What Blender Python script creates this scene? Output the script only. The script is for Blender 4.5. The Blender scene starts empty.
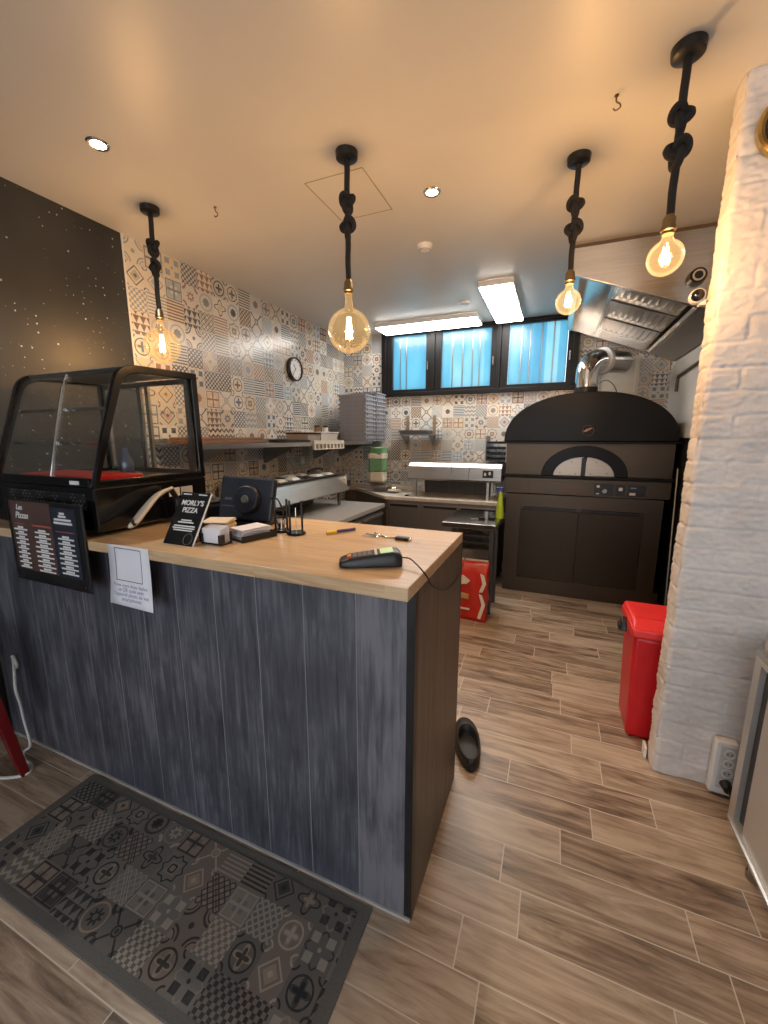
import bpy, bmesh, math, random
from mathutils import Vector, Matrix, noise
random.seed(7)
S = bpy.context.scene
COL = S.collection
PI = math.pi

# ------------------------------------------------------------------ node helpers
class N:
    """small arithmetic wrapper around math nodes"""
    nt = None
    def __init__(s, sock): s.s = sock
    @staticmethod
    def op(o, *a, clamp=False):
        n = N.nt.nodes.new('ShaderNodeMath'); n.operation = o; n.use_clamp = clamp
        for i, v in enumerate(a):
            if isinstance(v, N): N.nt.links.new(v.s, n.inputs[i])
            else: n.inputs[i].default_value = v
        return N(n.outputs[0])
    def __add__(s, o): return N.op('ADD', s, o)
    __radd__ = __add__
    def __sub__(s, o): return N.op('SUBTRACT', s, o)
    def __rsub__(s, o): return N.op('SUBTRACT', o, s)
    def __mul__(s, o): return N.op('MULTIPLY', s, o)
    __rmul__ = __mul__
    def __truediv__(s, o): return N.op('DIVIDE', s, o)
    def __abs__(s): return N.op('ABSOLUTE', s)
    def floor(s): return N.op('FLOOR', s)
    def fract(s): return N.op('FRACT', s)
    def sqrt(s): return N.op('SQRT', s)
    def lt(s, o): return N.op('LESS_THAN', s, o)
    def gt(s, o): return N.op('GREATER_THAN', s, o)
    def min(s, o): return N.op('MINIMUM', s, o)
    def max(s, o): return N.op('MAXIMUM', s, o)
    def sin(s): return N.op('SINE', s)

def new_mat(name):
    m = bpy.data.materials.new(name); m.use_nodes = True
    nt = m.node_tree; N.nt = nt
    b = nt.nodes['Principled BSDF']
    return m, nt, b

def position(nt):
    g = nt.nodes.new('ShaderNodeNewGeometry')
    sp = nt.nodes.new('ShaderNodeSeparateXYZ'); nt.links.new(g.outputs['Position'], sp.inputs[0])
    return g.outputs['Position'], N(sp.outputs[0]), N(sp.outputs[1]), N(sp.outputs[2])

def combine(nt, x, y, z):
    c = nt.nodes.new('ShaderNodeCombineXYZ')
    for i, v in enumerate((x, y, z)):
        if isinstance(v, N): nt.links.new(v.s, c.inputs[i])
        else: c.inputs[i].default_value = v
    return c.outputs[0]

def noise_tex(nt, vec, scale, detail=3, rough=.5, out=0, dist=0):
    n = nt.nodes.new('ShaderNodeTexNoise'); n.inputs['Scale'].default_value = scale
    n.inputs['Detail'].default_value = detail; n.inputs['Roughness'].default_value = rough
    n.inputs['Distortion'].default_value = dist
    if vec is not None: nt.links.new(vec, n.inputs['Vector'])
    return N(n.outputs[out])

def white(nt, vec):
    n = nt.nodes.new('ShaderNodeTexWhiteNoise'); n.noise_dimensions = '3D'; nt.links.new(vec, n.inputs['Vector'])
    return n

def ramp(nt, fac, stops, interp='LINEAR'):
    r = nt.nodes.new('ShaderNodeValToRGB'); r.color_ramp.interpolation = interp
    e = r.color_ramp.elements
    while len(e) > 1: e.remove(e[-1])
    e[0].position = stops[0][0]; e[0].color = (*stops[0][1], 1)
    for p, c in stops[1:]:
        k = e.new(p); k.color = (*c, 1)
    nt.links.new(fac.s if isinstance(fac, N) else fac, r.inputs[0])
    return r.outputs[0]

def mix(nt, fac, a, b):
    m = nt.nodes.new('ShaderNodeMix'); m.data_type = 'RGBA'
    ins = (m.inputs[0], m.inputs[6], m.inputs[7])
    for s, v in zip(ins, (fac, a, b)):
        if isinstance(v, N): nt.links.new(v.s, s)
        elif isinstance(v, bpy.types.NodeSocket): nt.links.new(v, s)
        elif isinstance(v, (int, float)): s.default_value = v
        else: s.default_value = (*v, 1)
    return m.outputs[2]

def bump(nt, b, h, strength=.2, dist=.002):
    n = nt.nodes.new('ShaderNodeBump'); n.inputs['Strength'].default_value = strength; n.inputs['Distance'].default_value = dist
    nt.links.new(h.s, n.inputs['Height']); nt.links.new(n.outputs[0], b.inputs['Normal'])

def plain(name, col, rough=.5, metal=0, var=.12, scale=14, bmp=0, spec=.5, stretch=None):
    m, nt, b = new_mat(name)
    tc = nt.nodes.new('ShaderNodeTexCoord'); v = tc.outputs['Object']
    if stretch:
        mp = nt.nodes.new('ShaderNodeMapping'); mp.inputs['Scale'].default_value = stretch; nt.links.new(v, mp.inputs[0]); v = mp.outputs[0]
    n = noise_tex(nt, v, scale, 4)
    c = ramp(nt, n, [(.25, tuple(x * (1 - var) for x in col)), (.75, tuple(min(1, x * (1 + var)) for x in col))])
    nt.links.new(c, b.inputs['Base Color'])
    b.inputs['Metallic'].default_value = metal; b.inputs['Specular IOR Level'].default_value = spec
    r = n * .12 + (rough - .06); nt.links.new(r.s, b.inputs['Roughness'])
    if bmp: bump(nt, b, n, bmp)
    return m

def steel(name, col=(.62, .60, .57), rough=.3, axis=(1, 60, 60)):
    return plain(name, col, rough, 1.0, .10, 4, .03, stretch=axis)

def emit(name, col, strength):
    m, nt, b = new_mat(name)
    b.inputs['Base Color'].default_value = (*col, 1)
    b.inputs['Emission Color'].default_value = (*col, 1); b.inputs['Emission Strength'].default_value = strength
    return m

def clear_glass(name, tint=(1, 1, 1), refl=.10, trans=1.0, glow=0):
    m, nt, b = new_mat(name)
    nt.nodes.remove(b)
    out = nt.nodes['Material Output']
    t = nt.nodes.new('ShaderNodeBsdfTransparent'); t.inputs[0].default_value = (*[x * trans for x in tint], 1)
    g = nt.nodes.new('ShaderNodeBsdfGlossy'); g.inputs['Roughness'].default_value = .03; g.inputs[0].default_value = (1, 1, 1, 1)
    lw = nt.nodes.new('ShaderNodeLayerWeight'); lw.inputs[0].default_value = .2
    f = N(lw.outputs['Fresnel']) * .45 + refl * .1
    mx = nt.nodes.new('ShaderNodeMixShader'); nt.links.new(f.s, mx.inputs[0])
    nt.links.new(t.outputs[0], mx.inputs[1]); nt.links.new(g.outputs[0], mx.inputs[2])
    if glow:
        e = nt.nodes.new('ShaderNodeEmission'); e.inputs[0].default_value = (1, .62, .26, 1); e.inputs[1].default_value = glow
        ad = nt.nodes.new('ShaderNodeAddShader'); nt.links.new(mx.outputs[0], ad.inputs[0]); nt.links.new(e.outputs[0], ad.inputs[1]); nt.links.new(ad.outputs[0], out.inputs[0])
    else: nt.links.new(mx.outputs[0], out.inputs[0])
    return m

def patchwork(name, ua, va, size, bgs, inks, accents, rough=.3, u0=0., v0=0., grout=None, contrast=1.0, bmp=0):
    """patchwork of patterned square tiles, laid in world metres"""
    m, nt, b = new_mat(name)
    pos, X, Y, Z = position(nt)
    ax = dict(x=X, y=Y, z=Z)
    U = (ax[ua] - u0) / size; V = (ax[va] - v0) / size
    iu, iv = U.floor(), V.floor()
    u = U - iu - .5; v = V - iv - .5
    w = white(nt, combine(nt, iu, iv, 3.7)); sc = nt.nodes.new('ShaderNodeSeparateColor'); nt.links.new(w.outputs['Color'], sc.inputs[0])
    h1, h2, h3 = N(sc.outputs[0]), N(sc.outputs[1]), N(sc.outputs[2])
    h4 = N(white(nt, combine(nt, iu, iv, 9.1)).outputs['Value'])
    au, av = abs(u), abs(v)
    d = au + av; mm = au.max(av); mn = au.min(av)
    r = (u * u + v * v).sqrt()
    th = N.op('ARCTAN2', v, u)
    c4 = N.op('COSINE', th * 4.); c8 = N.op('COSINE', th * 8.)
    ca = au - .5; cb = av - .5
    rc = (ca * ca + cb * cb).sqrt()
    ring = lambda x, c, t: abs(x - c).lt(t)
    O = lambda *q: q[0] if len(q) == 1 else q[0].max(O(*q[1:]))
    f3u, f3v = (u * 3.).fract(), (v * 3.).fract()
    q4u, q4v = abs((u * 4.).fract() - .5), abs((v * 4.).fract() - .5)
    pats = [   # (ink mask, accent mask)
        (O(ring(d, .40, .035), d.lt(.10), ring(rc, .12, .03)), d.lt(.26)),
        (O(ring(r, .36, .03), r.lt(c4 * .08 + .16), ring(rc, .16, .03)), r.lt(c4 * .10 + .24)),
        ((q4u - .25) * (q4v - .25), None),
        (O(ring((u * 1.) + (v * 1.), 0, .02), ring(q4u + q4v, .5, .1)), (q4u + q4v).lt(.28)),
        (O(ring((mm.min(d * .72)), .33, .025), ring(mm.max(d * .62), .12, .03)), mm.lt(.2)),
        (O(ring(rc, .34, .035), ring(rc, .22, .02), r.lt(.09)), rc.lt(.22)),
        (((v * 3.) + abs((u * 3.).fract() - .5)).fract().lt(.42), None),
        (O(mm.lt(.17), d.lt(.25)), O(ring(r, .40, .05), r.lt(.07))),
        (O(abs(au - .26).max(abs(av - .26)).lt(.13), r.lt(.06)), ring(d, .5, .04)),
        ((v * 7.).fract().lt(.45), None),
        (O(ring(au - av, 0, .045) * mm.gt(.14), ring(r, .14, .03)), O(rc.lt(.18), r.lt(.08))),
        ((f3u - .5 + f3v * .5).gt(.0) * ((1. - f3u) - .5 + f3v * .5).gt(.0), None),
        (O(r.lt(c8 * .06 + .20) * r.gt(.09), ring(rc, .2, .06)), ring(r, .40, .03)),
        (O(mn.lt(.05) * mm.lt(.42), ring(mm, .42, .03)), ring(mm, .28, .09)),
        (ring(r, c4 * .10 + .30, .035), r.lt(c4 * .06 + .15)),
        ((abs(((u + v) * 4.).fract() - .5) - .32).max(abs(((u - v) * 4.).fract() - .5) - .32).gt(0.), None),
    ]
    n = len(pats); idx = (h1 * float(n)).floor()
    ink = None; acc = None
    for i, (a, c) in enumerate(pats):
        sel = abs(idx - float(i)).lt(.5)
        if i == 2: a = a.gt(0.)
        t = a * sel; ink = t if ink is None else ink + t
        if c is not None:
            t = c * sel; acc = t if acc is None else acc + t
    bg = ramp(nt, h2, [(i / len(bgs), c) for i, c in enumerate(bgs)], 'CONSTANT')
    ic = ramp(nt, h3, [(i / len(inks), c) for i, c in enumerate(inks)], 'CONSTANT')
    acl = ramp(nt, h4, [(i / len(accents), c) for i, c in enumerate(accents)], 'CONSTANT')
    c = mix(nt, acc.min(1.) * (.85 * contrast), bg, acl)
    wear = noise_tex(nt, pos, 60, 2)
    c = mix(nt, ink.min(1.) * (wear * .4 + .74).min(1.) * contrast, c, ic)
    if grout: c = mix(nt, mm.gt(.488) * .7, c, grout)
    nt.links.new(c, b.inputs['Base Color']); b.inputs['Roughness'].default_value = rough
    if bmp: bump(nt, b, noise_tex(nt, pos, 600, 2), bmp, .002)
    return m

# ------------------------------------------------------------------ mesh helpers
def BM(): return bmesh.new()
def box(bm, x0, x1, y0, y1, z0, z1):
    vs = [bm.verts.new(p) for p in ((x0,y0,z0),(x1,y0,z0),(x1,y1,z0),(x0,y1,z0),(x0,y0,z1),(x1,y0,z1),(x1,y1,z1),(x0,y1,z1))]
    for f in ((3,2,1,0),(4,5,6,7),(0,1,5,4),(1,2,6,5),(2,3,7,6),(3,0,4,7)): bm.faces.new([vs[i] for i in f])
    return vs
def tapered(bm, lo, hi, z0, z1):
    """box whose bottom and top rectangles differ: (x0,x1,y0,y1)"""
    vs = []
    for (x0,x1,y0,y1), z in ((lo, z0), (hi, z1)):
        vs += [bm.verts.new(p) for p in ((x0,y0,z),(x1,y0,z),(x1,y1,z),(x0,y1,z))]
    for f in ((3,2,1,0),(4,5,6,7),(0,1,5,4),(1,2,6,5),(2,3,7,6),(3,0,4,7)): bm.faces.new([vs[i] for i in f])
def frame_of(t, ref=None):
    t = t.normalized()
    ref = Vector((0,0,1)) if abs(t.z) < .95 else Vector((1,0,0))
    a = t.cross(ref).normalized(); return a, t.cross(a)
def cyl(bm, p0, p1, r0, r1=None, seg=24, caps=True):
    p0, p1 = Vector(p0), Vector(p1); r1 = r0 if r1 is None else r1
    a, b = frame_of(p1 - p0)
    R = []
    for p, r in ((p0, r0), (p1, r1)):
        R.append([bm.verts.new(p + (a * math.cos(2*PI*i/seg) + b * math.sin(2*PI*i/seg)) * r) for i in range(seg)])
    for i in range(seg):
        j = (i+1) % seg; bm.faces.new((R[0][i], R[1][i], R[1][j], R[0][j]))
    if caps: bm.faces.new(R[0]); bm.faces.new(R[1][::-1])
def tube(bm, pts, r, seg=8, caps=True, closed=False):
    pts = [Vector(p) for p in pts]; n = len(pts); rings = []
    rr = r if isinstance(r, (list, tuple)) else [r] * n
    pa = None
    for i, p in enumerate(pts):
        if closed: t = pts[(i+1) % n] - pts[i-1]
        else: t = pts[min(i+1, n-1)] - pts[max(i-1, 0)]
        if t.length < 1e-9: t = Vector((0,0,1))
        t.normalize()
        if pa is None: a, _ = frame_of(t)
        else:
            a = pa - t * pa.dot(t)
            a = a.normalized() if a.length > 1e-6 else frame_of(t)[0]
        pa = a; b = t.cross(a)
        rings.append([bm.verts.new(p + (a * math.cos(2*PI*k/seg) + b * math.sin(2*PI*k/seg)) * rr[i]) for k in range(seg)])
    m = n if closed else n - 1
    for i in range(m):
        A, B = rings[i], rings[(i+1) % n]
        for k in range(seg):
            l = (k+1) % seg; bm.faces.new((A[k], A[l], B[l], B[k]))
    if caps and not closed: bm.faces.new(rings[0][::-1]); bm.faces.new(rings[-1])
def smooth_pts(pts, n=8):
    """Catmull-Rom through the points"""
    P = [Vector(p) for p in pts]; P = [P[0]*2 - P[1]] + P + [P[-1]*2 - P[-2]]
    out = []
    for i in range(1, len(P) - 2):
        for k in range(n):
            t = k / n
            out.append(.5 * ((2*P[i]) + (P[i+1]-P[i-1])*t + (2*P[i-1]-5*P[i]+4*P[i+1]-P[i+2])*t*t + (3*P[i]-P[i-1]-3*P[i+1]+P[i+2])*t**3))
    out.append(P[-2]); return out
def lathe(bm, prof, c, seg=32, axis='z', caps=True):
    c = Vector(c); R = []
    for r, z in prof:
        ring = []
        for i in range(seg):
            x, y = r*math.cos(2*PI*i/seg), r*math.sin(2*PI*i/seg)
            p = (x, y, z) if axis == 'z' else ((x, z, y) if axis == 'y' else (z, x, y))
            ring.append(bm.verts.new(c + Vector(p)))
        R.append(ring)
    for A, B in zip(R, R[1:]):
        for i in range(seg):
            j = (i+1) % seg; bm.faces.new((A[i], A[j], B[j], B[i]))
    if caps:
        if prof[0][0] > 1e-5: bm.faces.new(R[0][::-1])
        if prof[-1][0] > 1e-5: bm.faces.new(R[-1])
    bmesh.ops.remove_doubles(bm, verts=bm.verts[:], dist=1e-6)
def prism(bm, poly, axis, d0, d1):
    """polygon in the plane across `axis` (x: (y,z), y: (x,z), z: (x,y)), extruded d0..d1"""
    def P(q, d): return (d, q[0], q[1]) if axis == 'x' else ((q[0], d, q[1]) if axis == 'y' else (q[0], q[1], d))
    A = [bm.verts.new(P(q, d0)) for q in poly]; B = [bm.verts.new(P(q, d1)) for q in poly]
    n = len(poly)
    bm.faces.new(A[::-1]); bm.faces.new(B)
    for i in range(n): bm.faces.new((A[i], A[(i+1) % n], B[(i+1) % n], B[i]))
def ring_prism(bm, outer, inner, axis, d0, d1):
    def P(q, d): return (d, q[0], q[1]) if axis == 'x' else ((q[0], d, q[1]) if axis == 'y' else (q[0], q[1], d))
    V = [[bm.verts.new(P(q, d)) for q in L] for L in (outer, inner) for d in (d0, d1)]
    n = len(outer)
    for i in range(n):
        j = (i+1) % n
        bm.faces.new((V[0][i], V[0][j], V[1][j], V[1][i])); bm.faces.new((V[2][j], V[2][i], V[3][i], V[3][j]))
        bm.faces.new((V[0][j], V[0][i], V[2][i], V[2][j])); bm.faces.new((V[1][i], V[1][j], V[3][j], V[3][i]))
def strip_prism(bm, outer, inner, axis, d0, d1):
    """open ring: band between two open polylines"""
    poly = list(outer) + list(inner)[::-1]
    def P(q, d): return (d, q[0], q[1]) if axis == 'x' else ((q[0], d, q[1]) if axis == 'y' else (q[0], q[1], d))
    n = len(outer)
    V = [[bm.verts.new(P(q, d)) for q in L] for L in (outer, inner) for d in (d0, d1)]
    for i in range(n-1):
        j = i+1
        bm.faces.new((V[0][i], V[0][j], V[1][j], V[1][i])); bm.faces.new((V[2][j], V[2][i], V[3][i], V[3][j]))
        bm.faces.new((V[0][j], V[0][i], V[2][i], V[2][j])); bm.faces.new((V[1][i], V[1][j], V[3][j], V[3][i]))
    for i in (0, n-1): bm.faces.new((V[0][i], V[1][i], V[3][i], V[2][i]))

ORG = {}
def obj(name, bm, mat, parent=None, label=None, bevel=0, smooth=False, seg=2):
    bmesh.ops.recalc_face_normals(bm, faces=bm.faces[:])
    if parent is None:
        lo = Vector([min(v.co[i] for v in bm.verts) for i in range(3)]); hi = Vector([max(v.co[i] for v in bm.verts) for i in range(3)])
        org = Vector(((lo.x+hi.x)/2, (lo.y+hi.y)/2, lo.z))
    else: org = ORG[parent.name]
    bmesh.ops.translate(bm, verts=bm.verts[:], vec=-org)
    me = bpy.data.meshes.new(name); bm.to_mesh(me); bm.free()
    me.materials.append(mat)
    o = bpy.data.objects.new(name, me); COL.objects.link(o)
    if parent is None: o.location = org
    else: o.parent = parent
    ORG[o.name] = org
    if smooth:
        for p in me.polygons: p.use_smooth = True
        if smooth != 'all': me.set_sharp_from_angle(angle=math.radians(38))
    if bevel:
        md = o.modifiers.new('Bevel', 'BEVEL'); md.width = bevel; md.segments = seg; md.limit_method = 'ANGLE'; md.angle_limit = math.radians(40)
    if label: o['label'] = label
    return o
def tag(o, label, cat, group=None):
    o['label'] = label; o['category'] = cat
    if group: o['group'] = group
    return o
def thing(name, label, cat, loc, group=None):
    o = bpy.data.objects.new(name, None); COL.objects.link(o); o.location = loc; o.empty_display_size = .05
    ORG[o.name] = Vector(loc)
    return tag(o, label, cat, group)
def struct(name, bm, mat, parent=None, **k):
    o = obj(name, bm, mat, parent, **k)
    if parent is None: o['kind'] = 'structure'
    return o
def B(*a):
    bm = BM()
    for q in a: box(bm, *q)
    return bm
def copy_tree(root, loc, label, rotz=0, group=None):
    r = root.copy(); COL.objects.link(r); r.location = loc; r.rotation_euler.z = rotz; r['label'] = label
    if group: r['group'] = group
    ORG[r.name] = Vector(loc)
    for c in list(root.children):
        d = c.copy(); COL.objects.link(d); d.parent = r
        for e in list(c.children):
            g = e.copy(); COL.objects.link(g); g.parent = d
    return r
def text_bm(bm, s, size, M, extrude=.0005, align='CENTER', shear=0, bold=0):
    cu = bpy.data.curves.new('lettering', 'FONT'); cu.body = s; cu.size = size; cu.align_x = align; cu.extrude = extrude; cu.shear = shear
    cu.offset = bold
    t = bpy.data.objects.new('lettering', cu); COL.objects.link(t)
    bpy.context.view_layer.update()
    me = bpy.data.meshes.new_from_object(t.evaluated_get(bpy.context.evaluated_depsgraph_get()))
    me.transform(M); bm.from_mesh(me)
    bpy.data.objects.remove(t); bpy.data.meshes.remove(me); bpy.data.curves.remove(cu)

# ------------------------------------------------------------------ materials
W = (1, 1, 1)
def make_floor_mat():
    m, nt, b = new_mat('wood_look_tile')
    pos, X, Y, Z = position(nt)
    pw, pl = .1445, .563
    V = (Y - .912) / pw; iv = V.floor(); fv = V - iv
    off = N(white(nt, combine(nt, iv, 2.3, 5.)).outputs['Value'])
    for k_, o_ in ((0, .291), (1, 0.), (2, .123), (3, .780), (4, .577), (5, .16), (6, .47)):
        sel = abs(iv - float(k_)).lt(.5); off = off * (1. - sel) + sel * o_
    U = (X + .003) / pl + off; iu = U.floor(); fu = U - iu
    w = white(nt, combine(nt, iu, iv, 1.)); sc = nt.nodes.new('ShaderNodeSeparateColor'); nt.links.new(w.outputs['Color'], sc.inputs[0])
    h = N(sc.outputs[0]); h2 = N(sc.outputs[1])
    vec = combine(nt, X * 1.6 + h * 9., Y * 13. + h2 * 11., h * 20.)
    g = noise_tex(nt, vec, 1.9, 7, .62, dist=.9)
    vec2 = combine(nt, X * 3. + h2 * 7., Y * 60., h * 9.)
    g2 = noise_tex(nt, vec2, 1.5, 4, .6)
    vec3 = combine(nt, X * 2.5 + h * 31., Y * 6. + h2 * 17., 0.)
    kn = noise_tex(nt, vec3, 1.7, 2, .5)
    f = g * 1.0 + g2 * .34 + (h - .5) * .26 - .17
    c = ramp(nt, f, [(.22, (.105, .068, .046)), (.38, (.255, .175, .122)), (.52, (.40, .295, .212)), (.72, (.54, .42, .315))])
    c = mix(nt, (kn - .62) * 5. * 1., c, (.09, .06, .042)) if False else c
    c = mix(nt, N.op('MULTIPLY', (kn - .64), 6., clamp=True) * .7, c, (.12, .078, .054))
    e = (fv.min(1. - fv) * pw).min(fu.min(1. - fu) * pl)
    gr = e.lt(.0019)
    c = mix(nt, gr, c, (.60, .52, .44))
    nt.links.new(c, b.inputs['Base Color'])
    rr = g * .2 + .27; nt.links.new(rr.s, b.inputs['Roughness'])
    bump(nt, b, g * .4 + g2 * .3 - gr * 1.2, .25, .002)
    return m
def make_plank_mat():
    m, nt, b = new_mat('dark_blue_grey_wood')
    pos, X, Y, Z = position(nt)
    U = (X + .316) / .18; iu = U.floor(); fu = U - iu
    h = N(white(nt, combine(nt, iu, 1., 2.)).outputs['Value'])
    g = noise_tex(nt, combine(nt, X * 16. + h * 9., 0., Z * 1.6 + h * 13.), 2., 6, .6, dist=1.2)
    g2 = noise_tex(nt, combine(nt, X * 110., h * 4., Z * 3.), 1.2, 3, .6)
    bl = noise_tex(nt, combine(nt, X * 2. + h * 5., 0., Z * 1.2), 3., 3, .5)
    f = g * .45 + g2 * .25 + bl * .45 + (h - .5) * .14 - .05
    c = ramp(nt, f, [(.33, (.030, .031, .040)), (.5, (.074, .075, .095)), (.66, (.165, .162, .185))])
    e = fu.min(1. - fu) * .18
    c = mix(nt, e.lt(.0016), c, (.20, .20, .21))
    nt.links.new(c, b.inputs['Base Color']); b.inputs['Roughness'].default_value = .42
    bump(nt, b, g * .5 + g2 * .5 - e.lt(.002) * 1., .25, .002)
    return m
def make_side_mat():
    m, nt, b = new_mat('brown_wood_panel')
    pos, X, Y, Z = position(nt)
    g = noise_tex(nt, combine(nt, X * 20., Y * 20., Z * 1.2), 2., 6, .6, dist=.8)
    g2 = noise_tex(nt, combine(nt, 0., Y * 130., Z * 3.), 1.2, 3, .6)
    c = ramp(nt, g * .6 + g2 * .4, [(.3, (.050, .040, .032)), (.5, (.105, .080, .058)), (.7, (.165, .130, .098))])
    nt.links.new(c, b.inputs['Base Color']); b.inputs['Roughness'].default_value = .45
    return m
def make_oak():
    m, nt, b = new_mat('light_oak')
    pos, X, Y, Z = position(nt)
    ix = ((X + .02) / .42 + ((Y + .05) / .16).floor() * .37).floor(); iy = ((Y + .05) / .16).floor()
    h = N(white(nt, combine(nt, ix, iy, 3.)).outputs['Value'])
    g = noise_tex(nt, combine(nt, X * 1.5 + h * 8., Y * 14. + h * 5., Z * 20.), 2., 6, .6, dist=1.)
    g2 = noise_tex(nt, combine(nt, X * 4., Y * 90., Z * 90.), 1.2, 3, .6)
    c = ramp(nt, g * .6 + g2 * .3 + (h - .5) * .12 + .05, [(.3, (.38, .24, .125)), (.5, (.57, .395, .23)), (.7, (.67, .49, .315))])
    nt.links.new(c, b.inputs['Base Color']); b.inputs['Roughness'].default_value = .3
    return m
def make_black_wall():
    m, nt, b = new_mat('black_glitter_paint')
    pos, X, Y, Z = position(nt)
    vo = nt.nodes.new('ShaderNodeTexVoronoi'); vo.inputs['Scale'].default_value = 24; vo.voronoi_dimensions = '2D'; nt.links.new(combine(nt, Y, Z, 0.), vo.inputs['Vector'])
    sp = nt.nodes.new('ShaderNodeSeparateColor'); nt.links.new(vo.outputs['Color'], sp.inputs[0])
    cl = noise_tex(nt, pos, 3.5, 2)
    dots = N(vo.outputs['Distance']).lt(N(sp.outputs[1]) * N(sp.outputs[1]) * .085 + .025) * N(sp.outputs[0]).gt(1.25 - cl * 1.15)
    n = noise_tex(nt, pos, 2.2, 4)
    c = ramp(nt, n, [(.3, (.016, .017, .017)), (.7, (.036, .037, .036))])
    c = mix(nt, dots * .8, c, (.6, .6, .58))
    nt.links.new(c, b.inputs['Base Color']); b.inputs['Roughness'].default_value = .5
    return m
def make_ceiling():
    m, nt, b = new_mat('satin_white_ceiling')
    pos, X, Y, Z = position(nt)
    n = noise_tex(nt, pos, 320, 2); n2 = noise_tex(nt, pos, 1.2, 3)
    c = ramp(nt, n2, [(.3, (.60, .58, .54)), (.7, (.66, .64, .60))])
    nt.links.new(c, b.inputs['Base Color']); b.inputs['Roughness'].default_value = .38
    bump(nt, b, n, .12, .001)
    return m
def make_brickpaint():
    m, nt, b = new_mat('white_painted_brick')
    pos, X, Y, Z = position(nt)
    n = noise_tex(nt, pos, 7, 5); n2 = noise_tex(nt, pos, 60, 4)
    c = ramp(nt, n * .7 + n2 * .3, [(.3, (.64, .58, .54)), (.6, (.76, .71, .675))])
    nt.links.new(c, b.inputs['Base Color']); b.inputs['Roughness'].default_value = .6
    bump(nt, b, n2, .35, .004)
    return m
CREAM = [(.62,.55,.45), (.68,.63,.55), (.56,.52,.46), (.66,.58,.46), (.60,.60,.58), (.70,.66,.60)]
INK = [(.06,.07,.09), (.10,.14,.20), (.16,.11,.085), (.05,.06,.08), (.28,.34,.40), (.30,.17,.12), (.20,.22,.24)]
ACC = [(.55,.33,.20), (.62,.50,.32), (.35,.42,.48), (.55,.30,.24), (.60,.56,.48), (.45,.40,.32)]
m_floor = make_floor_mat(); m_plank = make_plank_mat(); m_side = make_side_mat(); m_oak = make_oak()
m_black_wall = make_black_wall(); m_ceil = make_ceiling(); m_brick = make_brickpaint()
m_tile_l = patchwork('patchwork_tile_left', 'y', 'z', .142, CREAM, INK, ACC, .22, u0=1.884, v0=2.72, grout=(.6,.57,.52))
m_tile_b = patchwork('patchwork_tile_back', 'x', 'z', .128, CREAM, INK, ACC, .22, u0=-2.52, v0=1.99, grout=(.6,.57,.52))
m_mat = patchwork('printed_doormat', 'x', 'y', .1, [(.125,.110,.098),(.155,.132,.115),(.18,.14,.118),(.135,.118,.106),(.165,.15,.134)],
                  [(.014,.014,.016),(.02,.02,.024),(.36,.31,.25),(.31,.27,.23),(.012,.012,.014)],
                  [(.31,.23,.165),(.26,.20,.155),(.23,.205,.18),(.025,.025,.028)], .95, u0=-1.79, v0=.545, contrast=.9, bmp=.5)
m_mat_edge = plain('doormat_border', (.115,.108,.100), .95, var=.25, scale=300, bmp=.3)
m_white = plain('white_plastic', (.75,.74,.72), .4, var=.04)
m_wallwhite = plain('white_wall_paint', (.62,.60,.57), .6, var=.06, scale=3)
m_blackm = plain('black_metal', (.012,.012,.013), .38, .2, var=.2)
m_blackp = plain('black_plastic', (.010,.010,.011), .35, var=.2)
m_glossblack = plain('gloss_black', (.006,.006,.007), .12, var=.1)
m_navy = plain('navy_black_plastic', (.012,.014,.024), .4, var=.2)
m_rope = plain('black_rope', (.014,.012,.011), .85, var=.4, scale=200, bmp=.6)
m_steel = steel('brushed_steel', (.56,.545,.52), .32, (1, 40, 40))
m_steel_y = steel('brushed_steel_grain', (.56,.545,.52), .30, (40, 1, 40))
m_steel_dark = steel('dull_steel', (.30,.292,.282), .38, (40, 40, 1))
m_hood = steel('polished_hood_steel', (.66,.63,.58), .22, (1, 30, 30))
m_chrome = plain('chrome', (.75,.75,.75), .12, 1.0, .04)
m_brass = plain('aged_brass', (.22,.17,.10), .4, 1.0, .2)
m_granite = plain('grey_granite', (.36,.34,.32), .35, var=.25, scale=220)
m_marble = plain('pale_marble', (.62,.57,.50), .3, var=.14, scale=26)
m_oven_front = steel('dark_bronze_steel', (.095,.073,.055), .42, (1, 50, 50))
m_oven_door = steel('dark_bronze_door', (.064,.049,.038), .45, (50, 50, 1))
m_oven_black = plain('black_enamel', (.0065,.005,.004), .33, 0, var=.05, scale=3, spec=.16)
m_grey_crate = plain('grey_plastic', (.255,.26,.29), .45, var=.1)
m_red = plain('red_plastic', (.62,.010,.016), .4, var=.08)
m_redlid = plain('bright_red_plastic', (.80,.035,.035), .38, var=.06)
m_redmetal = plain('dark_red_metal', (.16,.006,.008), .35, var=.15)
m_paper = plain('white_paper', (.72,.72,.78), .7, var=.03)
m_cream_paper = plain('cream_paper', (.72,.64,.52), .7, var=.08)
m_wood = plain('brown_board_wood', (.20,.105,.055), .55, var=.3, scale=9, stretch=(3, 1, 20))
m_cream = plain('cream_plastic', (.60,.55,.46), .45, var=.06)
m_rubber = plain('black_rubber', (.018,.016,.015), .55, var=.25, scale=40)
m_green = plain('green_paper_sack', (.14,.30,.15), .6, var=.15)
m_lime = plain('lime_plastic', (.42,.58,.03), .35, var=.1)
m_blue = plain('blue_plastic', (.03,.06,.35), .35, var=.1)
m_purple = plain('purple_plastic', (.05,.035,.16), .35, var=.1)
m_yellow = plain('yellow_plastic', (.75,.50,.02), .35, var=.1)
m_ltext = plain('pale_lettering', (.70,.70,.70), .6, var=.02)
m_dtext = plain('violet_grey_lettering', (.20,.20,.34), .6, var=.02)
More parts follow.
